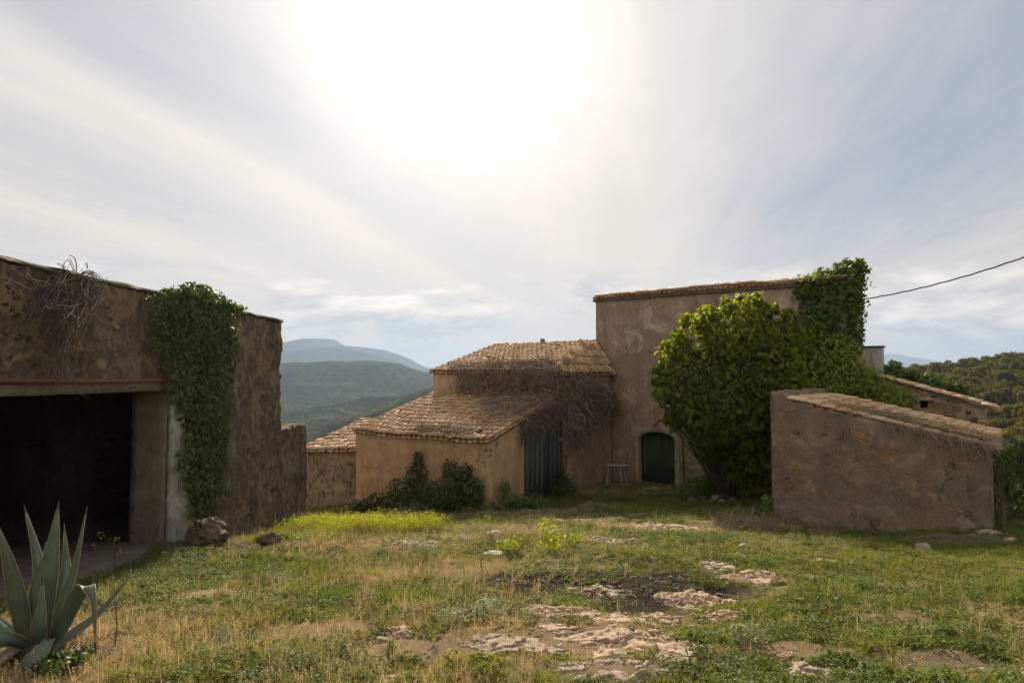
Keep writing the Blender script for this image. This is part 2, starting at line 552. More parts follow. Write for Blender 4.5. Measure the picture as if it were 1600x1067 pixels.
def stone_mat(name, c1, c2, scale=6.0):
    m, nt, b = new_mat(name)
    oi = nt.nodes.new('ShaderNodeObjectInfo')
    o = nd(nt, 'ShaderNodeVectorMath', {0: objcoord(nt), 1: oi.outputs['Location']}, operation='ADD').outputs[0]
    n1 = noise(nt, o, scale, 6, .65, .4)
    n2 = noise(nt, o, scale * 5, 5, .7)
    col = mixc(nt, ramp(nt, n1, [(.35, 0), (.65, 1)]), c1, c2)
    col = mixc(nt, ramp(nt, n2, [(.35, .6), (.55, 0)]), col, tuple(v * .4 for v in c2))
    k = mth(nt, 'ADD', .78, mth(nt, 'MULTIPLY', oi.outputs['Random'], .42))
    col = nd(nt, 'ShaderNodeVectorMath', {0: col, 3: k}, operation='SCALE').outputs[0]
    nt.links.new(col, b.inputs['Base Color'])
    bn = nd(nt, 'ShaderNodeBump', {'Height': mth(nt, 'ADD', n1, mth(nt, 'MULTIPLY', n2, .5)), 'Strength': .9, 'Distance': .05})
    nt.links.new(bn.outputs[0], b.inputs['Normal'])
    return m


M['wallstone'] = stone_mat('brown_fieldstone', (.23, .175, .125), (.165, .13, .10))
M['palestone'] = stone_mat('tan_fieldstone', (.42, .31, .20), (.30, .215, .14))


def rock_mat(name, c1, c2, c3):
    m, nt, b = new_mat(name)
    o = objcoord(nt)
    g = nt.nodes.new('ShaderNodeNewGeometry')
    o = nd(nt, 'ShaderNodeVectorMath', {0: g.outputs['Position']}, operation='ADD').outputs[0]
    n1 = noise(nt, o, 2.1, 6, .62, .5)
    n2 = noise(nt, o, 11, 7, .7, .2)
    n3 = noise(nt, o, 60, 4, .7)
    col = mixc(nt, ramp(nt, n1, [(.38, 0), (.62, 1)]), c1, c2)
    col = mixc(nt, ramp(nt, n2, [(.34, .85), (.52, 0)]), col, c3)
    col = mixc(nt, ramp(nt, n3, [(.3, .5), (.5, 0)]), col, tuple(v * .5 for v in c3))
    nt.links.new(col, b.inputs['Base Color'])
    bn = nd(nt, 'ShaderNodeBump', {'Height': mth(nt, 'ADD', mth(nt, 'MULTIPLY', n2, 1.0), mth(nt, 'MULTIPLY', n3, .3)), 'Strength': 1.0, 'Distance': .05})
    nt.links.new(bn.outputs[0], b.inputs['Normal'])
    return m


M['rock'] = rock_mat('tan_limestone', (.50, .345, .22), (.43, .315, .215), (.20, .14, .095))
M['rock_grey'] = rock_mat('grey_limestone', (.43, .335, .245), (.36, .28, .20), (.18, .135, .10))
M['rock_pale'] = rock_mat('pale_stone', (.50, .43, .35), (.42, .36, .285), (.22, .18, .14))
M['rock_dark'] = rock_mat('dark_brown_stone', (.19, .13, .085), (.12, .09, .065), (.055, .042, .033))
M['slab'] = M['rock_grey']


def tile_mat(name, island, tint=1.0, sat=0):
    m, nt, b = new_mat(name)
    if island:
        rnd = nt.nodes.new('ShaderNodeNewGeometry').outputs['Random Per Island']
    else:
        rnd = nt.nodes.new('ShaderNodeObjectInfo').outputs['Random']
    g = nt.nodes.new('ShaderNodeNewGeometry')
    cols = [(.58, .37, .20), (.50, .29, .145), (.64, .46, .28), (.45, .235, .115), (.54, .39, .24), (.60, .385, .215), (.41, .25, .145), (.57, .34, .17)]
    base = ramp(nt, rnd, [(i / 8, tuple(min(1, v * tint) for v in c)) for i, c in enumerate(cols)], 'CONSTANT')
    n1 = noise(nt, g.outputs['Position'], 5.5, 6, .65, .3)
    n2 = noise(nt, g.outputs['Position'], 38, 5, .7)
    n0 = noise(nt, g.outputs['Position'], .8, 4, .6)
    col = mixc(nt, ramp(nt, n1, [(.40, 0), (.66, .75)]), base, (.24, .165, .105))
    col = mixc(nt, ramp(nt, n0, [(.50, 0), (.66, .5)]), col, (.66, .53, .37))
    col = mixc(nt, ramp(nt, n2, [(.34, .55), (.5, 0)]), col, (.13, .10, .07))
    nt.links.new(col, b.inputs['Base Color'])
    bn = nd(nt, 'ShaderNodeBump', {'Height': mth(nt, 'ADD', n1, mth(nt, 'MULTIPLY', n2, .4)), 'Strength': .5, 'Distance': .02})
    nt.links.new(bn.outputs[0], b.inputs['Normal'])
    b.inputs['Roughness'].default_value = .8
    return m


M['tile'] = tile_mat('clay_tile', False)
M['tile_j'] = tile_mat('clay_tile_joined', True)
M['tile_dull'] = tile_mat('grey_brown_clay_tile', False, .72)


def leaf_mat(name, cols, transl=.35, rough=.5, spec=.3, tcol=None):
    m, nt, b = new_mat(name)
    g = nt.nodes.new('ShaderNodeNewGeometry')
    rnd = g.outputs['Random Per Island']
    n = len(cols)
    base = ramp(nt, rnd, [(i / max(1, n - 1) * .98, c) for i, c in enumerate(cols)])
    oi = nt.nodes.new('ShaderNodeObjectInfo').outputs['Random']
    pn = noise(nt, g.outputs['Position'], 1.1, 3, .5)
    k = mth(nt, 'ADD', .25, mth(nt, 'ADD', mth(nt, 'MULTIPLY', pn, 1.2), mth(nt, 'MULTIPLY', oi, .3)))
    base = nd(nt, 'ShaderNodeVectorMath', {0: base, 3: k}, operation='SCALE').outputs[0]
    nt.links.new(base, b.inputs['Base Color'])
    b.inputs['Roughness'].default_value = rough
    b.inputs['Specular IOR Level'].default_value = spec
    tr = nd(nt, 'ShaderNodeBsdfTranslucent')
    tint = mixc(nt, 1.0, base, tcol or (1.5, 1.45, .55), 'MULTIPLY')
    nt.links.new(tint, tr.inputs[0])
    mx = nd(nt, 'ShaderNodeMixShader', {0: transl, 1: b.outputs[0], 2: tr.outputs[0]})
    nt.links.new(mx.outputs[0], nt.nodes['Material Output'].inputs[0])
    return m


M['ivy'] = leaf_mat('ivy_leaves', [(.045, .068, .022), (.065, .088, .03), (.032, .052, .018), (.095, .115, .045)], .2, .55, .12)
M['fig'] = leaf_mat('fig_leaves', [(.105, .145, .026), (.075, .115, .025), (.16, .19, .03), (.065, .10, .024)], .52, .55, .12, (2.5, 2.1, .4))
M['creeper'] = leaf_mat('creeper_leaves', [(.075, .115, .025), (.055, .09, .022), (.105, .145, .03)], .42, .55, .15, (1.6, 1.55, .45))
M['bramble'] = leaf_mat('bramble_leaves', [(.15, .20, .04), (.11, .16, .035), (.20, .24, .05)], .42, .6, .1, (1.6, 1.5, .45))
M['bush'] = leaf_mat('dark_bush_leaves', [(.04, .065, .02), (.055, .085, .024), (.075, .11, .03)], .3, .55, .12)
M['nettle'] = leaf_mat('weed_leaves', [(.085, .135, .026), (.065, .11, .024), (.12, .165, .034)], .38, .6, .12)
M['grass'] = leaf_mat('green_grass', [(.14, .155, .034), (.105, .13, .03), (.21, .20, .06), (.17, .17, .036)], .4, .7, .08, (1.4, 1.3, .6))
M['drygrass'] = leaf_mat('dry_grass', [(.36, .255, .14), (.46, .35, .21), (.28, .195, .10), (.27, .225, .09)], .35, .8, .06, (1.25, 1.15, .9))
M['clover'] = leaf_mat('ground_cover', [(.105, .14, .03), (.08, .115, .026), (.14, .165, .04), (.095, .125, .03)], .34, .7, .06, (1.4, 1.4, .5))
M['yellow'] = leaf_mat('yellow_flower', [(.42, .39, .035), (.34, .33, .03), (.25, .28, .035), (.20, .25, .04)], .4, .7, .08, (1.2, 1.15, .6))
M['sage'] = leaf_mat('grey_green_leaves', [(.20, .22, .13), (.16, .19, .10), (.27, .28, .19)], .25, .7, .08, (1.2, 1.2, .8))
M['pine'] = leaf_mat('pine_needles', [(.075, .075, .02), (.10, .095, .024), (.05, .056, .017), (.14, .125, .032)], .35, .75, .05, (1.5, 1.3, .5))


def simple(name, c1, c2, scale=8, bump=.3, rough=.85, stretch=(1, 1, 1), spec=.2, metal=0.0, rnd=.0):
    m, nt, b = new_mat(name)
    o = objcoord(nt, stretch)
    n1 = noise(nt, o, scale, 6, .62, .3)
    n2 = noise(nt, o, scale * 4, 4, .6)
    col = mixc(nt, ramp(nt, n1, [(.32, 0), (.68, 1)]), c1, c2)
    col = mixc(nt, ramp(nt, n2, [(.35, .4), (.5, 0)]), col, tuple(v * .45 for v in c2))
    if rnd:
        oi = nt.nodes.new('ShaderNodeObjectInfo').outputs['Random']
        col = nd(nt, 'ShaderNodeVectorMath', {0: col, 3: mth(nt, 'ADD', 1 - rnd / 2, mth(nt, 'MULTIPLY', oi, rnd))}, operation='SCALE').outputs[0]
    nt.links.new(col, b.inputs['Base Color'])
    bn = nd(nt, 'ShaderNodeBump', {'Height': mth(nt, 'ADD', n1, mth(nt, 'MULTIPLY', n2, .4)), 'Strength': bump, 'Distance': .02})
    nt.links.new(bn.outputs[0], b.inputs['Normal'])
    b.inputs['Roughness'].default_value = rough
    b.inputs['Specular IOR Level'].default_value = spec
    b.inputs['Metallic'].default_value = metal
    return m


M['greendoor'] = simple('green_painted_wood', (.06, .082, .05), (.038, .053, .033), 6, .5, .7, (8, 8, .6), rnd=.4)
M['darkdoor'] = simple('weathered_dark_boards', (.095, .102, .092), (.045, .05, .046), 5, .8, .85, (9, 9, .5), rnd=.7)
M['ironwork'] = simple('rusty_iron', (.10, .055, .035), (.05, .032, .025), 12, .4, .8)
M['rustpipe'] = simple('red_rust_pipe', (.20, .072, .045), (.13, .05, .032), 10, .3, .6)
M['greywood'] = simple('pale_grey_wood', (.33, .32, .30), (.24, .23, .215), 6, .4, .8, (6, 6, .8))
M['bark'] = simple('bark', (.12, .09, .065), (.07, .053, .04), 9, .9, .95, (1, 1, .3))
M['twig'] = simple('dead_vine', (.40, .31, .235), (.27, .205, .155), 5, .3, .95)
M['twig_grey'] = simple('grey_dead_vine', (.36, .31, .265), (.24, .20, .175), 5, .3, .95)
M['twig_dark'] = simple('dark_dead_vine', (.16, .125, .105), (.095, .075, .063), 5, .3, .95)
M['litter'] = simple('dry_litter', (.33, .25, .17), (.20, .15, .10), 6, .3, .95)
M['char'] = simple('charred_sticks', (.05, .045, .04), (.022, .02, .019), 9, .5, .9)
M['metal'] = simple('galvanised_sheet', (.30, .31, .31), (.22, .23, .23), 4, .2, .55, spec=.4, rnd=0)
M['darkmetal'] = simple('dark_metal', (.035, .035, .036), (.02, .02, .02), 6, .2, .6)
M['lampgreen'] = simple('green_enamel', (.03, .06, .045), (.02, .04, .03), 6, .1, .35, spec=.5)
M['cable'] = simple('black_cable', (.02, .02, .02), (.012, .012, .012), 6, .1, .6)
M['deck'] = simple('roof_bedding', (.16, .12, .085), (.09, .07, .05), 5, .5, .95)


def agave_mat():
    m, nt, b = new_mat('agave_leaf')
    o = objcoord(nt)
    n1 = noise(nt, o, 3.0, 5, .6, .3)
    n2 = noise(nt, o, 24, 5, .6)
    col = mixc(nt, ramp(nt, n1, [(.35, 0), (.65, 1)]), (.07, .098, .068), (.115, .143, .108))
    col = mixc(nt, ramp(nt, n2, [(.35, .35), (.5, 0)]), col, (.05, .07, .048))
    nt.links.new(col, b.inputs['Base Color'])
    b.inputs['Roughness'].default_value = .5
    b.inputs['Specular IOR Level'].default_value = .35
    bn = nd(nt, 'ShaderNodeBump', {'Height': n1, 'Strength': .2, 'Distance': .03})
    nt.links.new(bn.outputs[0], b.inputs['Normal'])
    return m


M['agave'] = agave_mat()
M['agave_edge'] = simple('agave_margin', (.30, .27, .17), (.20, .17, .10), 10, .2, .7)

# ------------------------------------------------------------------ ground shape
CP = np.array([  # X, Y, height relative to the eye
    (0, 0, -1.65), (-4, 0, -1.7), (4, 0, -1.65), (0, -6, -1.3), (-12, -4, -1.9), (12, -4, -1.5),
    (0, 5, -2.2), (-4, 5.5, -2.25), (4, 5, -2.15), (0, 10, -2.75), (-4.5, 10, -2.85), (5, 10, -2.72), (10, 9, -2.65), (14, 12, -2.95),
    (0, 15, -3.32), (-3.5, 14, -3.3), (4, 15, -3.3), (0, 19, -3.85), (-6.0, 13, -3.05), (-6.1, 11, -2.95), (-6.1, 8, -2.7), (-6.2, 16, -3.7), (-6.2, 19.3, -4.3), (-6.2, 22, -4.45),
    (-9, 9, -3.3), (-9, 14, -3.4), (-12, 14, -3.6), (-10, 20, -4.6), (-3.5, 19, -4.05), (-4.5, 20.5, -4.3),
    (-.7, 21.3, -4.08), (-5.6, 24.9, -4.6), (-7.7, 26.4, -5.05), (2, 22, -4.1), (3.9, 28, -4.2), (5.7, 26.7, -4.15), (8, 25, -4.05), (4, 24, -4.15),
    (6.0, 20, -3.85), (6.61, 17.5, -3.55), (8.1, 16.2, -3.68), (10.28, 14.6, -3.27), (8, 13, -3.15), (13, 17, -3.5), (16, 20, -4.2), (16, 15, -3.5),
    (12, 24, -4.2), (20, 25, -6), (22, 16, -4.4), (0, 36, -6.5), (-12, 34, -8), (12, 36, -7)], float)


def tps_fit(P):
    n = len(P)
    d = np.linalg.norm(P[:, None, :2] - P[None, :, :2], axis=2)
    K = np.where(d > 0, d * d * np.log(d + 1e-12), 0) + np.eye(n) * .25
    A = np.zeros((n + 3, n + 3))
    A[:n, :n] = K; A[:n, n] = 1; A[:n, n + 1:] = P[:, :2]
    A[n:, :n] = A[:n, n:].T
    return np.linalg.solve(A, np.concatenate([P[:, 2], np.zeros(3)]))


TW = tps_fit(CP)


def tps(x, y):
    x = np.atleast_1d(np.asarray(x, float)); y = np.atleast_1d(np.asarray(y, float))
    r = np.full(x.shape, TW[-3]) + TW[-2] * x + TW[-1] * y
    for i, c in enumerate(CP):
        d2 = (x - c[0]) ** 2 + (y - c[1]) ** 2
        r = r + TW[i] * .5 * d2 * np.log(d2 + 1e-12)
    return r


BURN = None


def hbase(x, y):
    x = np.atleast_1d(np.asarray(x, float)); y = np.atleast_1d(np.asarray(y, float))
    xc = np.clip(x, -14, 20); yc = np.clip(y, -6, 34)
    near = tps(xc, yc)
    d = np.hypot(x - xc, y - yc)
    dy = np.maximum(y - 34, 0)
    drop = np.minimum(.26 * d * (y > 20) + .10 * d * (y <= 20), 1e9)
    far = near - drop
    floor = -105 + 8 * vnoise(x / 900, y / 900, 5) * 2 + 55 * sstep(0, 300, x - 30) * sstep(700, 200, y)
    return np.maximum(far, floor)


def height(x, y):
    """ground level relative to the world origin, with bumps"""
    x = np.atleast_1d(np.asarray(x, float)); y = np.atleast_1d(np.asarray(y, float))
    h = hbase(x, y)
    b = .13 * fbm(x * .55, y * .55, 40, 3) + .075 * fbm(x * 1.9, y * 1.9, 50, 3) + .03 * vnoise(x * 7, y * 7, 60)
    fade = 1 - .7 * sstep(24, 40, y)
    # shallow hollow of the old bonfire place
    if BURN is not None:
        e = ((x - BURN[0]) / 1.5) ** 2 + ((y - BURN[1]) / 1.3) ** 2
        b = b * (1 - .4 * np.exp(-e)) - .07 * np.exp(-e)
    h = h + b * fade
    inside = (x < -6.3) & (y > 3) & (y < 13.2)
    h = np.where(inside, np.minimum(h, -3.16 - .5 * sstep(-6.3, -7.2, x)), h)
    return h + E


def gp(px, py, dz=0.0):
    """where the line of sight through a photograph pixel meets the ground"""
    r = ray(px, py)
    Y = np.linspace(2.5, 45, 900)
    k = Y / r[1]
    hz = height(r[0] * k, Y)
    z = E + r[2] * k
    i = np.argmax(z - hz < 0)
    return np.array([r[0] * k[i], Y[i], hz[i] + dz])


_b = gp(975, 938)
BURN = (_b[0], _b[1])


def graded(lo, hi, step, far, g=1.16):
    a = list(np.arange(lo, hi + step / 2, step))
    s = step; v = a[-1]
    while v < far:
        s *= g; v += s; a.append(v)
    s = step; v = a[0]
    while v > -far:
        s *= g; v -= s; a.insert(0, v)
    return np.array(a)


def ground_mat():
    m, nt, b = new_mat('meadow_soil')
    g = nt.nodes.new('ShaderNodeNewGeometry')
    p = g.outputs['Position']
    n0 = noise(nt, p, .35, 5, .6, .5)
    n1 = noise(nt, p, 1.6, 6, .65, .4)
    n2 = noise(nt, p, 9, 6, .7)
    n3 = noise(nt, p, 55, 5, .75)
    soil = mixc(nt, ramp(nt, n1, [(.35, 0), (.65, 1)]), (.26, .185, .11), (.19, .145, .08))
    soil = mixc(nt, ramp(nt, n0, [(.42, 0), (.6, .8)]), soil, (.13, .12, .05))
    soil = mixc(nt, ramp(nt, n2, [(.35, .7), (.55, 0)]), soil, (.07, .06, .033))
    soil = mixc(nt, ramp(nt, n3, [(.5, 0), (.7, .6)]), soil, (.27, .20, .12))
    # burnt soil, bare reddish earth and darker brown patches, by place
    sx = nd(nt, 'ShaderNodeSeparateXYZ', {0: p})

    def blob(cx, cy, rx, ry, rot=0.0, wob=.8):
        dx = mth(nt, 'SUBTRACT', sx.outputs[0], cx); dy = mth(nt, 'SUBTRACT', sx.outputs[1], cy)
        c, s = math.cos(rot), math.sin(rot)
        ux = mth(nt, 'ADD', mth(nt, 'MULTIPLY', dx, c / rx), mth(nt, 'MULTIPLY', dy, s / rx))
        uy = mth(nt, 'ADD', mth(nt, 'MULTIPLY', dx, -s / ry), mth(nt, 'MULTIPLY', dy, c / ry))
        e = mth(nt, 'ADD', mth(nt, 'MULTIPLY', ux, ux), mth(nt, 'MULTIPLY', uy, uy))
        e = mth(nt, 'ADD', e, mth(nt, 'MULTIPLY', mth(nt, 'SUBTRACT', n1, .5), 2.2 * wob))
        return ramp(nt, e, [(.55, 1), (1.1, 0)])
    for (px, py, rx, ry, rot, col) in BARE:
        q = gp(px, py)
        cc = mixc(nt, n2, tuple(v * .7 for v in col), tuple(min(1, v * 1.35) for v in col))
        soil = mixc(nt, mth(nt, 'MULTIPLY', blob(q[0], q[1], rx, ry, rot), .93), soil, cc)
    # far country: woodland tone
    dist = ramp(nt, mth(nt, 'DIVIDE', sx.outputs[1], 300.0), [(.12, 0), (.2, 1)])
    wood = mixc(nt, noise(nt, p, .012, 8, .7), (.035, .045, .018), (.085, .09, .035))
    soil = mixc(nt, dist, soil, wood)
    nt.links.new(soil, b.inputs['Base Color'])
    bn = nd(nt, 'ShaderNodeBump', {'Height': mth(nt, 'ADD', mth(nt, 'MULTIPLY', n2, 1.2), mth(nt, 'MULTIPLY', n3, .5)), 'Strength': .9, 'Distance': .05})
    nt.links.new(bn.outputs[0], b.inputs['Normal'])
    b.inputs['Specular IOR Level'].default_value = 0
    return m


BARE = [  # px, py, rx, ry (m), rotation, colour
    (975, 925, 1.9, 1.5, 0, (.03, .027, .025)),
    (860, 908, 1.0, .7, 0, (.035, .03, .027)),
    (1010, 1010, 1.25, .75, 0, (.20, .145, .095)),
    (1010, 822, 2.3, .8, -.25, (.27, .175, .105)),
    (900, 808, 3.0, .55, -.1, (.25, .18, .12)),
    (1190, 820, 1.5, 1.0, 0, (.23, .165, .115)),
    (1290, 880, .6, .35, 0, (.26, .17, .11)),
    (1400, 845, 2.6, .7, -.5, (.12, .09, .06)),
    (360, 850, 1.2, 1.3, 0, (.10, .078, .055)),
    (780, 795, 2.2, .6, 0, (.17, .13, .095)),
    (1210, 900, .8, .35, 0, (.26, .17, .115)),
    (640, 1010, .8, .4, 0, (.22, .16, .10)),
    (40, 1035, .75, .5, 0, (.05, .04, .03)),
    (330, 930, .7, .5, 0, (.24, .175, .11)),
    (480, 990, .6, .35, 0, (.25, .18, .11)),
    (1230, 1010, .5, .3, 0, (.22, .155, .10)),
    (1400, 970, .5, .3, 0, (.16, .115, .075)),
    (1470, 1040, .5, .3, 0, (.14, .10, .07)),
    (300, 868, 1.0, .6, 0, (.09, .07, .05)),  # darker brown ground before the garage opening
]


def build_ground():
    gx = graded(-8.5, 14, .13, 14000)
    gy = graded(3.0, 28, .13, 14000)
    gy = gy[gy > -400]
    X, Yg = np.meshgrid(gx, gy)
    Z = height(X.ravel(), Yg.ravel())
    V = np.stack([X.ravel(), Yg.ravel(), Z], 1)
    ny, nx = X.shape
    i = np.arange(ny * nx).reshape(ny, nx)
    F = np.stack([i[:-1, :-1], i[:-1, 1:], i[1:, 1:], i[1:, :-1]], -1).reshape(-1, 4)
    o = link('ground', mesh('ground', V, F, ground_mat(), True))
    tag(o, 'sloping farmyard meadow of soil and rough grass', None, None, 'structure')


build_ground()


# ------------------------------------------------------------------ hills
def hill_mat(name, c1, c2, c3, scale):
    m, nt, b = new_mat(name)
    p = nt.nodes.new('ShaderNodeNewGeometry').outputs['Position']
    n1 = noise(nt, p, scale, 6, .6, .6)
    n2 = noise(nt, p, scale * 9, 6, .7)
    col = mixc(nt, ramp(nt, n1, [(.38, 0), (.62, 1)]), c1, c2)
    col = mixc(nt, ramp(nt, n2, [(.40, .85), (.58, 0)]), col, c3)
    n3 = noise(nt, p, scale * 34, 4, .7)
    col = mixc(nt, ramp(nt, n3, [(.42, .75), (.55, 0)]), col, tuple(v * .6 for v in c3))
    nt.links.new(col, b.inputs['Base Color'])
    bn = nd(nt, 'ShaderNodeBump', {'Height': mth(nt, 'ADD', n2, mth(nt, 'MULTIPLY', n3, .35)), 'Strength': 1.0, 'Distance': 14.0})
    nt.links.new(bn.outputs[0], b.inputs['Normal'])
    b.inputs['Specular IOR Level'].default_value = 0
    return m


def hill(name, label, prof, Y, depth_front, depth_back, base, mat, rough, nx=220, ny=70, seed=1, fine=0.0):
    """a ridge Y metres away: prof lists (pixel x, pixel y) of the skyline, turned into metres at that distance"""
    pr = np.array([at(a, b, Y) for a, b in prof])
    xs = np.linspace(pr[0, 0], pr[-1, 0], nx)
    zr = np.interp(xs, pr[:, 0], pr[:, 2])
    k = np.array([.25, .5, .25]); zr = np.convolve(np.pad(zr, 1, 'edge'), k, 'valid')
    t = np.concatenate([np.linspace(-1, 0, ny * 3 // 4, endpoint=False), np.linspace(0, 1, ny // 4)])
    T, X = np.meshgrid(t, xs, indexing='ij')
    Yg = Y + np.where(T < 0, T * depth_front, T * depth_back)
    fall = np.where(T < 0, 1 - np.abs(T) ** 1.25, 1 - T ** 2)
    H = base + (zr[None, :] - base) * fall
    L = depth_front
    rel = (1 - np.abs(2 * fbm(X / L * 2.2, Yg / L * 1.1, seed, 4))) - .6
    H = H + rough * rel * sstep(0, .35, np.abs(T)) + fine * fbm(X / 35, Yg / 35, seed + 9, 3)
    V = np.stack([X.ravel(), Yg.ravel(), H.ravel()], 1)
    i = np.arange(len(t) * nx).reshape(len(t), nx)
    F = np.stack([i[:-1, :-1], i[:-1, 1:], i[1:, 1:], i[1:, :-1]], -1).reshape(-1, 4)
    o = link(name, mesh(name, V, F, mat, True))
    tag(o, label, None, None, 'structure')
    return o


hm_far = hill_mat('far_slopes', (.04, .048, .035), (.075, .075, .055), (.02, .028, .02), .0014)
hm_mid = hill_mat('wooded_slopes', (.035, .046, .02), (.11, .11, .045), (.010, .016, .008), .004)
hill('mountain', 'blue far mountain with a rounded summit behind the wooded hills',
     [(-700, 575), (-200, 560), (150, 548), (300, 552), (400, 541), (440, 541), (456, 540), (466, 541), (478, 537.5), (488, 535), (496, 530.5), (504, 529), (511, 530.5), (518, 535.5), (528, 539), (548, 541), (575, 543), (600, 547), (622, 553), (640, 561), (655, 569), (672, 577), (700, 585), (760, 592)],
     8000, 4200, 1500, E - 110, hm_far, 190, seed=3, nx=600, fine=6)
hill('mountain', 'pale low range on the skyline in the gap left of the far roofs',
     [(300, 590), (520, 584), (620, 572), (690, 575), (760, 582), (860, 588), (1000, 592), (1250, 590), (1340, 566), (1365, 558), (1392, 552), (1412, 556), (1440, 566), (1500, 580), (1700, 590)],
     13000, 3500, 1200, E - 110, hm_far, 60, seed=8, nx=400)
hill('hill', 'rounded wooded hill in blue haze left of the farm',
     [(-600, 560), (-100, 572), (250, 575), (380, 571), (440, 567), (500, 566), (560, 568), (600, 571), (640, 578), (670, 586), (700, 594), (760, 606), (850, 620), (1000, 640)],
     2700, 1500, 900, E - 120, hm_mid, 85, seed=21, nx=460, ny=140, fine=4)
hill('hill', 'nearer dark wooded spur running down behind the tiled barn roof',
     [(380, 700), (480, 668), (540, 650), (600, 630), (660, 610), (720, 596), (800, 590), (950, 585), (1200, 590)],
     1050, 420, 300, E - 120, hm_mid, 18, seed=33, nx=260, ny=90, fine=2.0)


def wood_hill_h(X, Y):
    a = X / np.maximum(Y, 1)
    zr = np.interp(a, [.15, .3, .45, .52, .56, .65, .75, .9, 1.3, 2.5], [-34, -22, -9, -5.5, -2.5, 1.0, 3.0, 6.0, 14, 22])
    up = sstep(70, 340, Y)
    h = -24 + (zr + 24) * up ** .8
    h = np.where(Y > 350, h - (Y - 350) * .25, h)
    return h + 3.0 * fbm(X / 45, Y / 45, 91, 3) * sstep(60, 160, Y) + E


def build_wood():
    xs = np.linspace(30, 800, 150); ys = np.linspace(45, 520, 130)
    X, Yg = np.meshgrid(xs, ys)
    V = np.stack([X.ravel(), Yg.ravel(), wood_hill_h(X, Yg).ravel()], 1)
    i = np.arange(X.size).reshape(X.shape)
    F = np.stack([i[:-1, :-1], i[:-1, 1:], i[1:, 1:], i[1:, :-1]], -1).reshape(-1, 4)
    o = link('hillside', mesh('hillside', V, F, hill_mat('hillside_floor', (.06, .06, .022), (.085, .075, .03), (.03, .032, .014), .05), True))
    tag(o, 'hillside rising to the right behind the sheds under the pine wood', None, None, 'structure')
    # tree prototypes
    protos = []
    for k in range(5):
        hgt = [6.5, 5.5, 7.5, 4.0, 5.0][k]; rad = [2.0, 2.1, 1.9, 1.7, 2.5][k]
        lob = [(0, 0, hgt * .6, rad, rad, hgt * .36)]
        for j in range(7):
            a = rng.uniform(0, 6.28); zz = rng.uniform(.35, .85)
            rr = rad * (1.05 - zz * .8)
            lob.append((math.cos(a) * rr, math.sin(a) * rr, hgt * zz, rad * .5, rad * .5, hgt * .14))
        P, N = lobes_points(lob, 6.5, (.6, 1.05), gap=.12, seed=k)
        V1, F1 = leaves(P, N + np.array([0, 0, .3]), rng.uniform(.35, .75, len(P)), 'oval', 0, .7)
        V2, F2 = tubes(np.array([[(0, 0, -.5), (.1, 0, hgt * .3), (.05, .1, hgt * .6), (0, 0, hgt * .85)]]), np.array([.16]), 5)
        me = mesh('pine', *join([(V1, F1), (V2, F2)]), mat=M['pine'])
        ob = bpy.data.objects.new('pine', me)
        protos.append(ob)
    n = 5200
    Y = np.sqrt(rng.uniform(70 ** 2, 365 ** 2, n)); a = rng.uniform(.36, .92, n)
    X = a * Y
    d = fbm(X / 30, Y / 30, 77, 3)
    keep = d > -.45
    X, Y = X[keep], Y[keep]
    Z = wood_hill_h(X, Y)
    return protos, np.stack([X, Y, Z], 1)


def scatter(name, label, protos, P, rotz, scale, pick, tilt=None, cat=None):
    """one object of kind stuff: prototypes instanced on points with geometry nodes"""
    colp = bpy.data.collections.new(name + '_kinds')
    for i, o in enumerate(protos):
        o.name = '%s_%02d' % (name, i)
        colp.objects.link(o)
    me = bpy.data.meshes.new(name)
    me.vertices.add(len(P))
    me.vertices.foreach_set('co', np.asarray(P, np.float32).ravel())
    rot = np.zeros((len(P), 3), np.float32); rot[:, 2] = rotz
    if tilt is not None:
        rot[:, :2] = tilt
    a = me.attributes.new('irot', 'FLOAT_VECTOR', 'POINT'); a.data.foreach_set('vector', rot.ravel())
    a = me.attributes.new('iscale', 'FLOAT', 'POINT'); a.data.foreach_set('value', np.asarray(scale, np.float32))
    a = me.attributes.new('ipick', 'INT', 'POINT'); a.data.foreach_set('value', np.asarray(pick, np.int32))
    o = link(name, me)
    ng = bpy.data.node_groups.new(name, 'GeometryNodeTree')
    ng.interface.new_socket('Geometry', in_out='INPUT', socket_type='NodeSocketGeometry')
    ng.interface.new_socket('Geometry', in_out='OUTPUT', socket_type='NodeSocketGeometry')
    gi = ng.nodes.new('NodeGroupInput'); go = ng.nodes.new('NodeGroupOutput')
    ci = ng.nodes.new('GeometryNodeCollectionInfo')
    ci.inputs['Collection'].default_value = colp
    ci.inputs['Separate Children'].default_value = True
    ci.inputs['Reset Children'].default_value = True
    iop = ng.nodes.new('GeometryNodeInstanceOnPoints')

    def attr(nm, typ):
        n = ng.nodes.new('GeometryNodeInputNamedAttribute'); n.data_type = typ
        n.inputs['Name'].default_value = nm
        return n.outputs['Attribute']
    L = ng.links.new
    L(gi.outputs[0], iop.inputs['Points'])
    L(ci.outputs[0], iop.inputs['Instance'])
    iop.inputs['Pick Instance'].default_value = True
    L(attr('ipick', 'INT'), iop.inputs['Instance Index'])
    e2r = ng.nodes.new('FunctionNodeEulerToRotation')
    L(attr('irot', 'FLOAT_VECTOR'), e2r.inputs[0])
    L(e2r.outputs[0], iop.inputs['Rotation'])
    L(attr('iscale', 'FLOAT'), iop.inputs['Scale'])
    L(iop.outputs[0], go.inputs[0])
    md = o.modifiers.new('scatter', 'NODES')
    md.node_group = ng
    tag(o, label, cat, None, 'stuff')
    return o


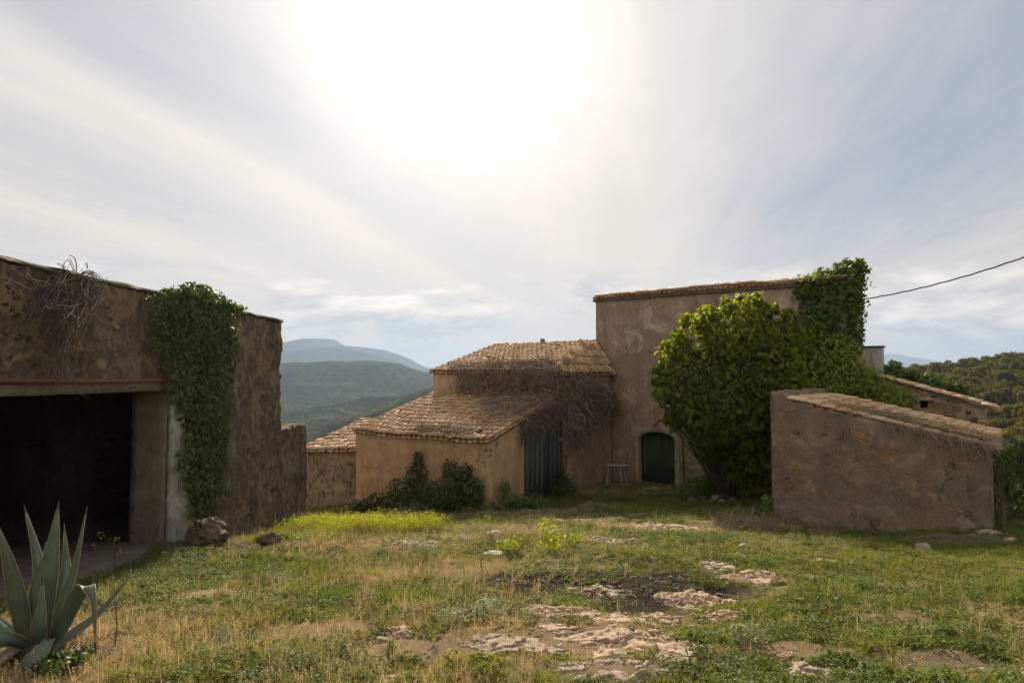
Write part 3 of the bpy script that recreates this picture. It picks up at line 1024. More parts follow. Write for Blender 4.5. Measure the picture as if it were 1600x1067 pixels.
_pr, _pp = build_wood()
scatter('pine_wood', 'pine wood covering the hillside behind the sheds on the right', _pr, _pp,
        rng.uniform(0, 6.28, len(_pp)), rng.uniform(.55, 1.25, len(_pp)), rng.integers(0, 5, len(_pp)), cat='wood')

# ------------------------------------------------------------------ the farm buildings (one common grid, turned 36 degrees)
FO = np.array([-.70, 21.3]); FR = math.radians(-36)
rv = np.array([math.cos(FR), math.sin(FR)]); dv = np.array([-math.sin(FR), math.cos(FR)])


def G(t, s):
    return FO + rv * t + dv * s


def TS(x, y):
    q = np.array([x, y]) - FO
    return float(q @ rv), float(q @ dv)


class Bld:
    def __init__(self, name, label, cat, t0, s0, z0):
        p = G(t0, s0)
        self.o = thing(name, label, cat, (p[0], p[1], z0), FR)
        self.off = np.array([t0, s0, z0])

    def part(self, name, V, F, mat, smooth=False, parent=None, kind=None, label=None):
        ob = link(name, mesh(name, np.asarray(V) - self.off, F, mat, smooth), parent or self.o)
        if kind:
            ob['kind'] = kind
        if label:
            ob['label'] = label
        return ob


def wall_disp(amp, sc_, seed, fine=.4):
    return lambda u, v: amp * (fbm(u * sc_, v * sc_, seed, 3) + fine * fbm(u * sc_ * 4, v * sc_ * 4, seed + 7, 2))


def prism(corners, thick):
    """a sheet through four corners, thick metres deep below it"""
    c = np.array(corners, float)
    n = np.cross(c[1] - c[0], c[-1] - c[0]); n /= np.linalg.norm(n)
    if n[2] < 0:
        n = -n
    V = np.concatenate([c, c - n * thick])
    k = len(c)
    sides = np.array([[i, (i + 1) % k, (i + 1) % k + k, i + k] for i in range(k)])
    return V, [np.arange(k)[None, :], np.arange(k, 2 * k)[::-1][None, :], sides]


def tile_arrays(L=.46, r0=.094, r1=.078, th=.018, seg=6, flat=.92):
    V, F = [], []
    for j, (y, r) in enumerate(((0, r0), (L, r1))):
        for rr in (r, r - th):
            for i in range(seg + 1):
                a = math.pi * i / seg
                V.append((rr * math.cos(a), y, rr * math.sin(a) * flat))
    n = seg + 1
    for i in range(seg):
        F += [(i, i + 1, 2 * n + i + 1, 2 * n + i), (n + i + 1, n + i, 3 * n + i, 3 * n + i + 1), (i + 1, i, n + i, n + i + 1), (2 * n + i, 2 * n + i + 1, 3 * n + i + 1, 3 * n + i)]
    F += [(0, 2 * n, 3 * n, n), (n - 1, 2 * n - 1, 4 * n - 1, 3 * n - 1)]
    return np.array(V), np.array(F)


TILES = []
for k in range(4):
    tv, tf = tile_arrays(.46 + .01 * k, .092 + .004 * (k % 2), .076 + .002 * k)
    tv = tv.copy()
    if k == 2:
        tv[:, 2] += .008 * np.sin(tv[:, 0] * 30)
    if k == 3:
        tv[tv[:, 1] < .01, 1] += .03 * (rng.random((tv[:, 1] < .01).sum()))
    TILES.append((tv, tf))
_tm = {}


def tile_mesh(k, mat):
    key = (k, mat.name)
    if key not in _tm:
        _tm[key] = mesh('roof_tile', TILES[k][0], TILES[k][1], mat)
    return _tm[key]


def frame(ax, up, n, p):
    return Matrix(((ax[0], up[0], n[0], p[0]), (ax[1], up[1], n[1], p[1]), (ax[2], up[2], n[2], p[2]), (0, 0, 0, 1)))


def tile_roof(b, org, ax, up, ncol, nrow, sp, pitch, clip=None, limit=300, mat='tile', over=.1, jit=1.0, sag=None, edge_channel=True):
    org, ax, up = (np.array(v, float) for v in (org, ax, up))
    ax /= np.linalg.norm(ax); up /= np.linalg.norm(up)
    nr = np.cross(ax, up)
    cover, chan = [], []
    for i in range(ncol + 1):
        colj = random.gauss(0, .008) * jit
        for j in range(nrow):
            for kind in (0, 1):
                if kind == 0 and i == ncol:
                    continue
                if kind == 1 and i == 0 and not edge_channel:
                    continue
                a = (i + (.5 if kind == 0 else 0)) * sp + colj + random.gauss(0, .006) * jit
                u = j * pitch - over + random.gauss(0, .012) * jit - (.05 if kind else 0)
                p = org + ax * a + up * u
                if clip is not None and not clip(p):
                    continue
                z = (.075 if kind == 0 else .05) + (sag(p) if sag is not None else 0) + random.gauss(0, .004) * jit
                yaw = random.gauss(0, .018) * jit
                if kind == 0 and random.random() < .035:       # slipped and crooked tiles
                    yaw += random.uniform(-.16, .16); p = p - up * random.uniform(.02, .10)
                if kind == 0 and j > 0 and random.random() < .012:
                    continue
                ca, sa = math.cos(yaw), math.sin(yaw)
                ax2 = ax * ca + up * sa
                tl = .06 + random.gauss(0, .008)
                up2 = (up * ca - ax * sa) * math.cos(tl) - nr * math.sin(tl)
                n2 = np.cross(ax2, up2)
                p = p + nr * z
                if kind == 1:
                    # channel tile, hollow side up
                    chan.append((p, -ax2, up2, -n2))
                else:
                    cover.append((p, ax2, up2, n2, random.randrange(4)))
    # largest in view first: nearest to the camera
    def dist(q):
        w = G(q[0][0], q[0][1])
        return w[0] ** 2 + w[1] ** 2
    cover.sort(key=dist)
    for (p, a2, u2, n2, k) in cover[:limit]:
        link('roof_tile', tile_mesh(k, M[mat]), b.o, frame(a2, u2, n2, p - b.off))
    rest = [(p, a2, u2, n2, k) for (p, a2, u2, n2, k) in cover[limit:]]
    if rest:
        parts = [(p + TILES[k][0] @ np.array([a2, u2, n2]), TILES[k][1]) for (p, a2, u2, n2, k) in rest]
        b.part('far_roof_tiles', *join(parts), M['tile_j'], kind='stuff')
    lv, lf = tile_arrays(.46, .085, .072, .012, 4, .6)
    parts = [(p + lv @ np.array([a2, u2, n2]), lf) for (p, a2, u2, n2) in chan]
    b.part('channel_tiles', *join(parts), M['tile_j'], kind='stuff')


# --- stones set into walls
_CB = None


def stone_meshes(mat, n=6):
    out = []
    for k in range(n):
        g = np.array([[x, y, z] for x in (-1, 0, 1) for y in (-1, 0, 1) for z in (-1, 0, 1)], float)
        idx = {tuple(v): i for i, v in enumerate(g.astype(int).tolist())}
        F = []
        for axis in range(3):
            o1, o2 = [q for q in range(3) if q != axis]
            for sgn in (-1, 1):
                for a in (-1, 0):
                    for c in (-1, 0):
                        quad = []
                        for da, dc in ((0, 0), (1, 0), (1, 1), (0, 1)):
                            v = [0, 0, 0]; v[axis] = sgn; v[o1] = a + da; v[o2] = c + dc
                            quad.append(idx[tuple(v)])
                        F.append(quad)
        nrm = np.linalg.norm(g, axis=1, keepdims=True); nrm[nrm == 0] = 1
        V = g / nrm ** .62
        V += rng.normal(0, .13, V.shape)
        out.append(mesh('stone', V * .5, np.array(F), mat, False))
    return out


WS = stone_meshes(M['wallstone']); PS = stone_meshes(M['palestone'])


def set_stones(parent, off, meshes, n, region, place, size=(.1, .3), proud=.03):
    """scatter stones over a wall face; place(u,v) -> (point, outward, along)"""
    done = []
    tries = 0
    while len(done) < n and tries < n * 40:
        tries += 1
        u = random.uniform(region[0], region[1]); v = random.uniform(region[2], region[3])
        if len(region) > 4 and not region[4](u, v):
            continue
        w = random.uniform(*size) * random.uniform(.7, 1.2); hgt = w * random.uniform(.45, .8)
        if any(abs(u - a) < (w + c) * .52 and abs(v - d) < (hgt + e) * .52 for a, d, c, e in done):
            continue
        done.append((u, v, w, hgt))
        p, out, al = place(u, v)
        out = Vector(out); al = Vector(al)
        upv = Vector((0, 0, 1))
        rot = Matrix.Rotation(random.gauss(0, .15), 3, out)
        al2 = rot @ al; up2 = rot @ upv
        dep = .16
        m4 = Matrix(((al2[0] * w, out[0] * dep, up2[0] * hgt, 0), (al2[1] * w, out[1] * dep, up2[1] * hgt, 0), (al2[2] * w, out[2] * dep, up2[2] * hgt, 0), (0, 0, 0, 1)))
        q = np.array(p) + np.array(out) * (proud * random.uniform(.5, 1.4) - .08) - off
        m4.translation = Vector(q)
        link('stone', random.choice(meshes), parent, m4)


zE = lambda v: E + v

# ---------------------------------------------------------------- barn
barn = Bld('tiled_barn', 'low ochre barn with a clay tile roof and a tall dark plank door', 'barn', -6.11, 0, zE(-4.6))
TB = .305
V, F = slab([(-6.11, zE(-5.0)), (0, zE(-4.6)), (0, zE(-1.93)), (-6.11, zE(-1.93))], .45, .14, wall_disp(.05, .9, 5))
barn.part('wall', V, F, M['barn'])
V, F = slab([(.0, zE(-4.6)), (4.08, zE(-4.6)), (4.08, zE(-.69)), (0, zE(-1.93))], .45, .14, wall_disp(.03, 1.1, 9), rot=math.pi / 2, off=(.003, 0, 0))
barn.part('wall', V, F, M['barn'])
V, F = slab([(-4.08, zE(-5.2)), (0, zE(-5.2)), (0, zE(-1.93)), (-4.08, zE(-.69))], .4, .3, wall_disp(.03, 1.1, 12), rot=-math.pi / 2, off=(-6.113, 0, 0))
barn.part('wall', V, F, M['barn'])
c_, s_ = 1 / math.hypot(1, TB), TB / math.hypot(1, TB)
V, F = prism([(-6.2, -.06, zE(-1.95)), (.06, -.06, zE(-1.95)), (.06, 4.09, zE(-1.95) + 4.15 * TB), (-6.2, 4.09, zE(-1.95) + 4.15 * TB)], .07)
barn.part('roof_deck', V, F, M['deck'])
tile_roof(barn, (-6.22, -.02, zE(-1.95)), (1, 0, 0), (0, c_, s_), 26, 12, .241, .362, sag=lambda p: -.05 * math.sin((p[0] + 6.1) * .52) + .02 * math.sin(p[0] * 1.9 + p[1]))
# yellow quoin stones at the outer corner
def corner_place(u, v):
    return ((u, -.0, v), (0, -1, 0), (1, 0, 0))
set_stones(barn.o, barn.off, PS, 16, (-.55, -.05, zE(-4.2), zE(-2.2)), corner_place, (.2, .42), .015)
# tall plank door on the right-hand side
door = barn.part('door', *boxVF(.02, .05, 1.88, 4.02, zE(-4.25), zE(-1.42)), M['darkdoor'], label='tall door of weathered dark boards')
y = 1.86
while y < 4.0:
    w = random.uniform(.24, .32); w = min(w, 4.04 - y)
    V, F = boxVF(.055, .085 + random.uniform(0, .012), y + .006, y + w - .006, zE(-4.22 - random.uniform(0, .08)), zE(-1.38 - random.uniform(0, .05)))
    barn.part('plank', V, F, M['darkdoor'], parent=door).location = (0, 0, 0)
    y += w
for zz in (-3.7, -2.0):
    barn.part('hinge_strap', *boxVF(.1, .108, 1.9, 2.7, zE(zz), zE(zz + .05)), M['ironwork'], parent=door)

# ---------------------------------------------------------------- upper house behind the barn
up_h = Bld('tiled_house', 'hip roofed clay tile house rising behind the barn, wall under dead vine', 'house', -6.11, 4.1, zE(-4.6))
TH = 1.2 / 4.2
ev = .22
V, F = slab([(-6.11, zE(-5.2)), (0, zE(-5.2)), (0, zE(ev)), (-6.11, zE(ev))], .45, .16, wall_disp(.04, 1, 15), off=(0, 4.1, 0))
up_h.part('wall', V, F, M['barn'])
hole1 = [(4.45, zE(-.28)), (4.85, zE(-.28)), (4.85, zE(.06)), (4.45, zE(.06))]
hole2 = [(4.35, zE(-3.45)), (4.75, zE(-3.45)), (4.75, zE(-2.85)), (4.35, zE(-2.85))]
V, F = slab([(4.1, zE(-4.8)), (8.14, zE(-4.8)), (8.14, zE(ev)), (4.1, zE(ev))], .45, .14, wall_disp(.04, 1, 19), holes=(hole1, hole2), rot=math.pi / 2, off=(.006, 0, 0))
up_h.part('wall', V, F, M['house'])
for hh in (hole1, hole2):
    wv = up_h.part('window', *boxVF(-.40, -.36, hh[0][0] - .1, hh[1][0] + .1, hh[0][1] - .1, hh[2][1] + .1), M['interior'])
    up_h.part('frame', *boxVF(-.2, -.14, hh[0][0], hh[0][0] + .06, hh[0][1], hh[2][1]), M['greywood'], parent=wv)
V, F = slab([(-12.0, zE(-7)), (-4.1, zE(-7)), (-4.1, zE(ev)), (-8.3, zE(1.42)), (-12.0, zE(.3))], .4, .5, None, rot=-math.pi / 2, off=(-6.114, 0, 0))
up_h.part('wall', V, F, M['barn'])
zr = ev + 4.2 * TH
V, F = prism([(-6.25, 4.0, zE(ev)), (.1, 4.0, zE(ev)), (-.78, 8.3, zE(zr)), (-6.25, 8.3, zE(zr))], .06)
up_h.part('roof_deck', V, F, M['deck'])
V, F = prism([(.1, 4.0, zE(ev)), (.1, 8.13, zE(ev)), (-.74, 8.13, zE(zr - .05))], .06)
up_h.part('roof_deck', V, F, M['deck'])
V, F = prism([(-6.25, 8.31, zE(zr)), (-.76, 8.31, zE(zr)), (-.76, 12.2, zE(.2)), (-6.25, 12.2, zE(.2))], .06)
up_h.part('roof_deck', V, F, M['deck'])
ch, sh = 1 / math.hypot(1, TH), TH / math.hypot(1, TH)
tile_roof(up_h, (-6.27, 4.08, zE(ev)), (1, 0, 0), (0, ch, sh), 27, 12, .238, .365, clip=lambda p: p[0] <= -(p[1] - 4.1) * .18 + .05 and p[1] < 8.25, limit=255)
tile_roof(up_h, (.05, 4.05, zE(ev)), (0, 1, 0), (-.53, 0, .848), 17, 4, .238, .365, clip=lambda p: -p[0] <= (p[1] - 4.1) * .18 + .03 and p[1] < 8.05, limit=45)
# ridge and hip caps
for (a, bb) in (((-6.2, 8.28, zr), (-.8, 8.28, zr)), ((.05, 4.1, ev), (-.7, 8.05, zr))):
    a = np.array([a[0], a[1], zE(a[2]) + .08]); bb = np.array([bb[0], bb[1], zE(bb[2]) + .08])
    L = np.linalg.norm(bb - a); dr = (bb - a) / L
    nrm = np.array([0, 0, 1.0]); axx = np.cross(dr, nrm); axx /= np.linalg.norm(axx); nrm = np.cross(axx, dr)
    for k in range(int(L / .36)):
        if random.random() < .06:
            continue
        p = a + dr * k * .36 + nrm * random.uniform(0, .03)
        link('ridge_tile', tile_mesh(random.randrange(4), M['tile']), up_h.o, frame(axx, dr, nrm, p - up_h.off))
link('ridge_stone', random.choice(WS), up_h.o, Matrix.Translation(Vector(np.array([-3.5, 8.28, zE(zr + .2)]) - up_h.off)) @ Matrix.Scale(.22, 4))

# ---------------------------------------------------------------- small lean-to left of the barn
lean = Bld('stone_lean_to', 'small bare rubble stone lean-to with old tile roof left of the barn', 'shed', -9.6, .15, zE(-5.6))
TL = .30
V, F = slab([(-9.6, zE(-6.0)), (-6.13, zE(-5.4)), (-6.13, zE(-2.62)), (-9.6, zE(-2.9))], .45, .09, wall_disp(.10, 1.8, 25, .7), off=(0, .15, 0))
lean.part('wall', V, F, M['rubble'])
V, F = slab([(-3.4, zE(-6.2)), (-.15, zE(-6.0)), (-.15, zE(-2.9)), (-3.4, zE(-1.95))], .4, .3, wall_disp(.05, 1.8, 26), rot=-math.pi / 2, off=(-9.603, 0, 0))
lean.part('wall', V, F, M['rubble'])
V, F = prism([(-9.66, .1, zE(-2.9)), (-6.14, .1, zE(-2.66)), (-6.14, 3.4, zE(-2.66 + 3.3 * TL)), (-9.66, 3.4, zE(-2.9 + 3.3 * TL))], .07)
lean.part('roof_deck', V, F, M['deck'])
cl, sl = 1 / math.hypot(1, TL), TL / math.hypot(1, TL)
tile_roof(lean, (-9.66, .12, zE(-2.88)), (3.52, 0, .24), (0, cl, sl), 14, 9, .25, .37, jit=1.8)
set_stones(lean.o, lean.off, PS, 70, (-9.5, -6.3, zE(-5.3), zE(-3.0), lambda u, v: v > zE(-5.4 + (u + 9.6) * .12)), lambda u, v: ((u, .15, v), (0, -1, 0), (1, 0, 0)), (.12, .34), .03)
# ridge of flat stones
for k in range(9):
    w = .36
    link('ridge_stone', random.choice(PS), lean.o, Matrix.Translation(Vector(np.array([-9.5 + k * .40, 3.35, zE(-2.9 + 3.3 * TL + .10 + k * .028)]) - lean.off)) @ Matrix.Diagonal((.44, .3, .17, 1)))

# ---------------------------------------------------------------- main house
house = Bld('farmhouse', 'tall plain rendered farmhouse block with arched green door', 'house', -.73, 8.15, zE(-4.6))
T0, T1, SF = -.73, 8.72, 8.15
HD = 3.4
HT = 3.22
arch = []
dl, dr_, zs, zt, zb = 1.15, 2.65, zE(-2.42), zE(-2.13), zE(-4.25)
for k in range(13):
    a = math.pi * k / 12
    arch.append(((dl + dr_) / 2 + (dr_ - dl) / 2 * math.cos(a), zs + (zt - zs) * math.sin(a)))
outl = [(T0, zE(-5.0)), (dl, zE(-5.0)), (dl, zs)] + arch[::-1][1:-1] + [(dr_, zs), (dr_, zE(-5.0)), (T1, zE(-5.0)), (T1, zE(HT)), (T0, zE(HT))]
win = [(5.2, zE(-3.28)), (5.85, zE(-3.28)), (5.85, zE(-2.4)), (5.2, zE(-2.4))]
V, F = slab(outl, .5, .16, wall_disp(.035, .7, 31), holes=(win,), off=(0, SF, 0), edge_rough=.006)
house.part('wall', V, F, M['house'])
V, F = slab([(SF, zE(-5)), (SF + HD, zE(-6)), (SF + HD, zE(2.8)), (SF, zE(HT))], .45, .35, wall_disp(.03, .8, 35), rot=math.pi / 2, off=(T1 + .003, 0, 0))
house.part('wall', V, F, M['house'])
V, F = slab([(-SF - HD, zE(-6)), (-SF, zE(-5)), (-SF, zE(HT)), (-SF - HD, zE(2.8))], .45, .35, wall_disp(.03, .8, 37), rot=-math.pi / 2, off=(T0 - .003, 0, 0))
house.part('wall', V, F, M['house'])
V, F = prism([(T0 - .1, SF - .1, zE(HT + .02)), (T1 + .1, SF - .1, zE(HT + .02)), (T1 + .1, SF + HD + .1, zE(2.82)), (T0 - .1, SF + HD + .1, zE(2.82))], .08)
house.part('roof_deck', V, F, M['deck'])
house.part('wall', *boxVF(T0, T1, SF + HD - .4, SF + HD - .003, zE(-6), zE(2.78)), M['house'])
V, F = slab([(T0 + .02, zE(HT + .03)), (T1 - .02, zE(HT + .03)), (T1 - .02, zE(HT + .2)), (T0 + .02, zE(HT + .2))], .35, .2, wall_disp(.02, 3, 91), off=(0, SF - .04, 0))
house.part('mortar_bed', V, F, M['tile_dull'])
# eave: a row of tile ends, and a line of capping tiles laid lengthwise over them
n_e = 48
for k in range(n_e):
    t = T0 - .06 + (T1 - T0 + .1) * (k + .5) / n_e
    z = zE(HT + .05) + random.gauss(0, .012)
    p = np.array([t, SF - .20 + random.gauss(0, .02), z])
    link('eave_tile', tile_mesh(random.randrange(4), M['tile_dull']), house.o, frame(np.array([1, 0, 0]), np.array([0, 1, 0]), np.array([0, 0, 1]), p - house.off))
for row, (yy, zz) in enumerate(((.02, .17), (.20, .20))):
    k = 0; t = T0 + .02
    while t < T1:
        tl = .05 + random.gauss(0, .02)
        upv = np.array([math.cos(tl), 0, -math.sin(tl)]); nv = np.array([math.sin(tl), 0, math.cos(tl)])
        p = np.array([t, SF - .06 + yy, zE(HT + zz) + random.gauss(0, .012) + .05 * math.exp(-((t - 4.2) / 1.4) ** 2) - .015])
        mm = frame(np.array([0, -1, 0]), upv, nv, p - house.off) @ Matrix.Diagonal((1.15, 1.0, 1.15, 1))
        link('cap_tile', tile_mesh(random.randrange(4), M['tile_dull']), house.o, mm)
        t += .40 + random.gauss(0, .01)
# window right of the door, half hidden by the fig tree
wn = house.part('window', *boxVF(5.1, 5.95, SF + .34, SF + .38, zE(-3.38), zE(-2.3)), M['interior'])
for a, b_ in ((5.2, 5.26), (5.5, 5.55), (5.79, 5.85)):
    house.part('frame', *boxVF(a, b_, SF + .22, SF + .28, zE(-3.28), zE(-2.4)), M['darkdoor'], parent=wn)
house.part('frame', *boxVF(5.26, 5.79, SF + .225, SF + .275, zE(-2.88), zE(-2.83)), M['darkdoor'], parent=wn)
# pale stone surround
sl_, sr_ = dl - .22, dr_ + .22
ring = [(sl_, zE(-4.6)), (dl - .004, zE(-4.6)), (dl - .004, zs)] + [((dl + dr_) / 2 + ((dr_ - dl) / 2 + .004) * math.cos(math.pi * (1 - k / 12)), zs + (zt - zs + .004) * math.sin(math.pi * k / 12)) for k in range(1, 12)] + \
       [(dr_ + .004, zs), (dr_ + .004, zE(-4.6)), (sr_, zE(-4.6)), (sr_, zs + .06)] + [((dl + dr_) / 2 + ((dr_ - dl) / 2 + .16) * math.cos(math.pi * k / 12), zs + .06 + (zt - zs + .2) * math.sin(math.pi * k / 12)) for k in range(1, 12)] + [(sl_, zs + .06)]
V, F = slab(ring, .03, .12, wall_disp(.012, 2, 41), off=(0, SF - .035, 0), edge_rough=.008)
house.part('door_surround', V, F, plaster('pale_door_stone', (.40, .325, .25), (.35, .28, .215), (.22, .165, .12), stain=.25, grain=.2, bump=.5, scale=2), label='pale worn stone surround of the arched door')
# arched double door of narrow boards
dm = house.part('door', *boxVF(dl - .02, dr_ + .02, SF + .30, SF + .33, zb, zt + .02), M['darkmetal'], label='arched double door of dark green boards')
nb = 11
for k in range(nb):
    a = dl + .06 + (dr_ - dl - .07) * k / nb; b_ = dl + .06 + (dr_ - dl - .07) * (k + 1) / nb - (.012 if k != 5 else .03)
    def top(t):
        q = (t - (dl + dr_) / 2) / ((dr_ - dl) / 2)
        return zs + (zt - zs) * math.sqrt(max(0, 1 - q * q)) + .01
    yf = SF + .262 - random.uniform(0, .006)
    zb2 = zb + random.uniform(0, .02)
    V = np.array([(a, yf, zb2), (b_, yf, zb2), (b_, yf, top(b_)), (a, yf, top(a)), (a, SF + .296, zb2), (b_, SF + .296, zb2), (b_, SF + .296, top(b_)), (a, SF + .296, top(a))])
    F = np.array([[0, 1, 2, 3], [5, 4, 7, 6], [0, 4, 5, 1], [1, 5, 6, 2], [2, 6, 7, 3], [3, 7, 4, 0]])
    house.part('plank', V, F, M['greendoor'], parent=dm)
house.part('bolt', *boxVF(1.82, 2.2, SF + .228, SF + .25, zE(-3.06), zE(-3.03)), M['ironwork'], parent=dm)
house.part('latch', *boxVF(1.93, 2.5, SF + .228, SF + .25, zE(-3.52), zE(-3.47)), M['ironwork'], parent=dm)
house.part('handle', *boxVF(1.86, 1.92, SF + .215, SF + .25, zE(-3.30), zE(-3.18)), M['ironwork'], parent=dm)
# iron conduit standing right of the door
V, F = tubes(np.array([[(3.02, SF - .09, zE(-4.25)), (3.02, SF - .09, zE(-3.4)), (3.0, SF - .09, zE(-2.6)), (3.0, SF - .09, zE(-2.28))]]), np.full((1, 4), .028), 8)
house.part('conduit', V, F, M['ironwork'], True)

# lamp over the door
lp = G(1.98, SF - .02)
lamp = thing('wall_lamp', 'small green enamel lamp fixed over the arched door', 'lamp', (lp[0], lp[1], zE(-1.78)), FR)
V, F = tubes(np.array([[(0, .04, 0), (0, -.10, .05), (0, -.22, .05), (0, -.28, -.02)]]), np.full((1, 4), .014), 6)
link('arm', mesh('arm', V, F, M['darkmetal'], True), lamp)
prof = [(.02, .05), (.035, .03), (.05, .0), (.15, -.045), (.16, -.055), (.145, -.05), (.04, -.005)]
V = np.array([[r * math.cos(a), -.28 + r * math.sin(a), -.05 + z] for r, z in prof for a in np.arange(14) * 2 * math.pi / 14])
i = np.arange(len(prof) * 14).reshape(len(prof), 14)
F = np.stack([i[:-1], np.roll(i[:-1], -1, 1), np.roll(i[1:], -1, 1), i[1:]], -1).reshape(-1, 4)
link('lamp_shade', mesh('lamp_shade', V, F, M['lampgreen'], True), lamp)
sv, sf = icos(2)
link('bulb', mesh('bulb', sv * .035 + np.array([0, -.28, -.085]), sf, M['greywood'], True), lamp)
link('wall_plate', mesh('wall_plate', sv * np.array([.05, .025, .05]) + np.array([0.05, .0, .12]), sf, M['ironwork'], True), lamp)

# ---------------------------------------------------------------- annex right of the house
annex = Bld('stone_annex', 'bare stone annex with single tile verge behind the cement shed', 'outbuilding', 8.74, 8.45, zE(-4.8))
A0, A1, AS = 8.74, 12.4, 8.45
zA0, zA1 = .24, -.88
TA = (zA0 - zA1) / (A1 - A0)
whole = [(10.75, zE(-.98)), (10.98, zE(-.98)), (10.98, zE(-.74)), (10.75, zE(-.74))]
V, F = slab([(A0, zE(-5)), (A1, zE(-5.3)), (A1, zE(zA1)), (A0, zE(zA0))], .45, .09, wall_disp(.09, 1.6, 51, .7), holes=(whole,), off=(0, AS, 0), edge_rough=.02)
annex.part('wall', V, F, M['rubble'])
wv = annex.part('window', *boxVF(10.6, 11.1, AS + .36, AS + .40, zE(-1.1), zE(-.6)), M['interior'])
annex.part('lintel', *boxVF(10.62, 11.15, AS - .10, AS + .1, zE(-.73), zE(-.64)), M['palestone'], parent=wv)
V, F = slab([(AS, zE(-5.3)), (AS + 4.5, zE(-6)), (AS + 4.5, zE(zA1)), (AS, zE(zA1))], .4, .2, wall_disp(.06, 1.6, 53), rot=math.pi / 2, off=(A1 + .003, 0, 0))
annex.part('wall', V, F, M['rubble'])
V, F = prism([(A0, AS - .02, zE(zA0 + .02)), (A1 + .1, AS - .02, zE(zA1 - .01)), (A1 + .1, AS + 4.6, zE(zA1 - .01)), (A0, AS + 4.6, zE(zA0 + .02))], .07)
annex.part('roof_deck', V, F, M['deck'])
ca_, sa_ = 1 / math.hypot(1, TA), TA / math.hypot(1, TA)
tile_roof(annex, (A1 + .22, AS - .1, zE(zA1 - .06)), (0, 1, 0), (-ca_, 0, sa_), 6, 9, .25, .37, jit=1.3, edge_channel=False)
set_stones(annex.o, annex.off, WS + PS, 60, (A0 + .1, A1 - .1, zE(-2.6), zE(-.1), lambda u, v: v < zE(zA0 - (u - A0) * TA) - .15 and not (10.6 < u < 11.1 and zE(-1.05) < v < zE(-.65))), lambda u, v: ((u, AS, v), (0, -1, 0), (1, 0, 0)), (.12, .36), .03)
link('stone', PS[1], annex.o, Matrix.Translation(Vector(np.array([A1 + .0, AS + .1, zE(-1.35)]) - annex.off)) @ Matrix.Diagonal((.3, .5, .2, 1)))

# water tank on the annex roof beside the house
tp = at(1364, 552, 26.0)
tank = thing('roof_tank', 'small grey sheet metal tank with dark lid beside the ivy covered house end', 'tank', (tp[0], tp[1], zE(-.2)), FR)
hh_ = float(tp[2] - zE(-.2)) + .22
link('body', mesh('body', *boxVF(-.34, .34, -.3, .3, 0, hh_), M['metal']), tank)
link('lid', mesh('lid', *boxVF(-.40, .40, -.36, .36, hh_ + .003, hh_ + .05), M['darkmetal']), tank)
V, F = tubes(np.array([[(.0, -.33, hh_ - .02), (.05, -.335, hh_ * .6), (.1, -.335, .1)]]), np.full((1, 3), .025), 6)
link('pipe', mesh('pipe', V, F, M['greywood'], True), tank)

# ---------------------------------------------------------------- cement rendered shed, right foreground
shed = Bld('rendered_shed', 'squat cement rendered shed with sloping clay tile roof', 'shed', 8.15, 1.22, zE(-4.2))
S0, S1, SS, SB = 8.15, 12.69, 1.22, 6.67
zL, zR = -.36, -1.40
TSH = (zL - zR) / (S1 - S0)
V, F = slab([(S0, zE(-4.3)), (S1, zE(-4.0)), (S1, zE(zR - .10)), (S0 + .55, zE(zL - .09 - .55 * TSH)), (S0 + .28, zE(zL - .02)), (S0, zE(zL + .02))], .45, .075,
            lambda u, v: .06 * fbm(u * .8, v * .8, 61, 2) + .05 * fbm(u * 3, v * 3, 63, 4, .6) + .05 * sstep(zE(-2.9), zE(-3.6), v), off=(0, SS, 0), edge_rough=.02)
shed.part('wall', V, F, M['shed'])
V, F = slab([(-SB, zE(-4.4)), (-SS - .003, zE(-4.4)), (-SS - .003, zE(zL)), (-SB, zE(zL))], .28, .12, wall_disp(.04, 1.5, 66), rot=-math.pi / 2, off=(S0 - .003, 0, 0), edge_rough=.02)
shed.part('wall', V, F, M['shed'], label='left wall ending in a low parapet above the tiles')
V, F = slab([(SS + .003, zE(-4.3)), (SB, zE(-4.4)), (SB, zE(zR - .07)), (SS + .003, zE(zR - .07))], .4, .15, wall_disp(.05, 1.5, 68), rot=math.pi / 2, off=(S1 + .003, 0, 0))
shed.part('wall', V, F, M['shed'])
V, F = slab([(S0 + .03, zE(-4.4)), (S1 - .03, zE(-4.4)), (S1 - .03, zE(zR - .1)), (S0 + .03, zE(zL - .1))], .3, .3, None, off=(0, SB - .3, 0))
shed.part('wall', V, F, M['shed'])
V, F = prism([(S0 + .285, SS + .02, zE(zL - .18)), (S1 + .02, SS + .02, zE(zR - .17)), (S1 + .02, SB, zE(zR - .17)), (S0 + .285, SB, zE(zL - .18))], .06)
shed.part('roof_deck', V, F, M['deck'])
cs_, ss_ = 1 / math.hypot(1, TSH), TSH / math.hypot(1, TSH)
tile_roof(shed, (S1 + .06, SS - .07, zE(zR - .135)), (0, 1, 0), (-cs_, 0, ss_), 22, 12, .245, .362, clip=lambda p: p[0] > S0 + .42, jit=1.2, edge_channel=False)
set_stones(shed.o, shed.off, PS, 14, (S0 + .1, S1 - .1, zE(-3.7), zE(-.8), lambda u, v: v < zE(zL - (u - S0) * TSH) - .2 and (abs(u - S0) < .5 or abs(u - S1) < .6 or (zE(-2.3) < v < zE(-1.2)))), lambda u, v: ((u, SS, v), (0, -1, 0), (1, 0, 0)), (.1, .3), .045)

# ---------------------------------------------------------------- garage on the left
GX = -6.55
gar = thing('open_garage', 'brown rubble garage with wide dark opening, concrete lintel and ivy', 'garage', (GX, 11.0, zE(-4.3)))
goff = np.array([GX, 11.0, zE(-4.3)])


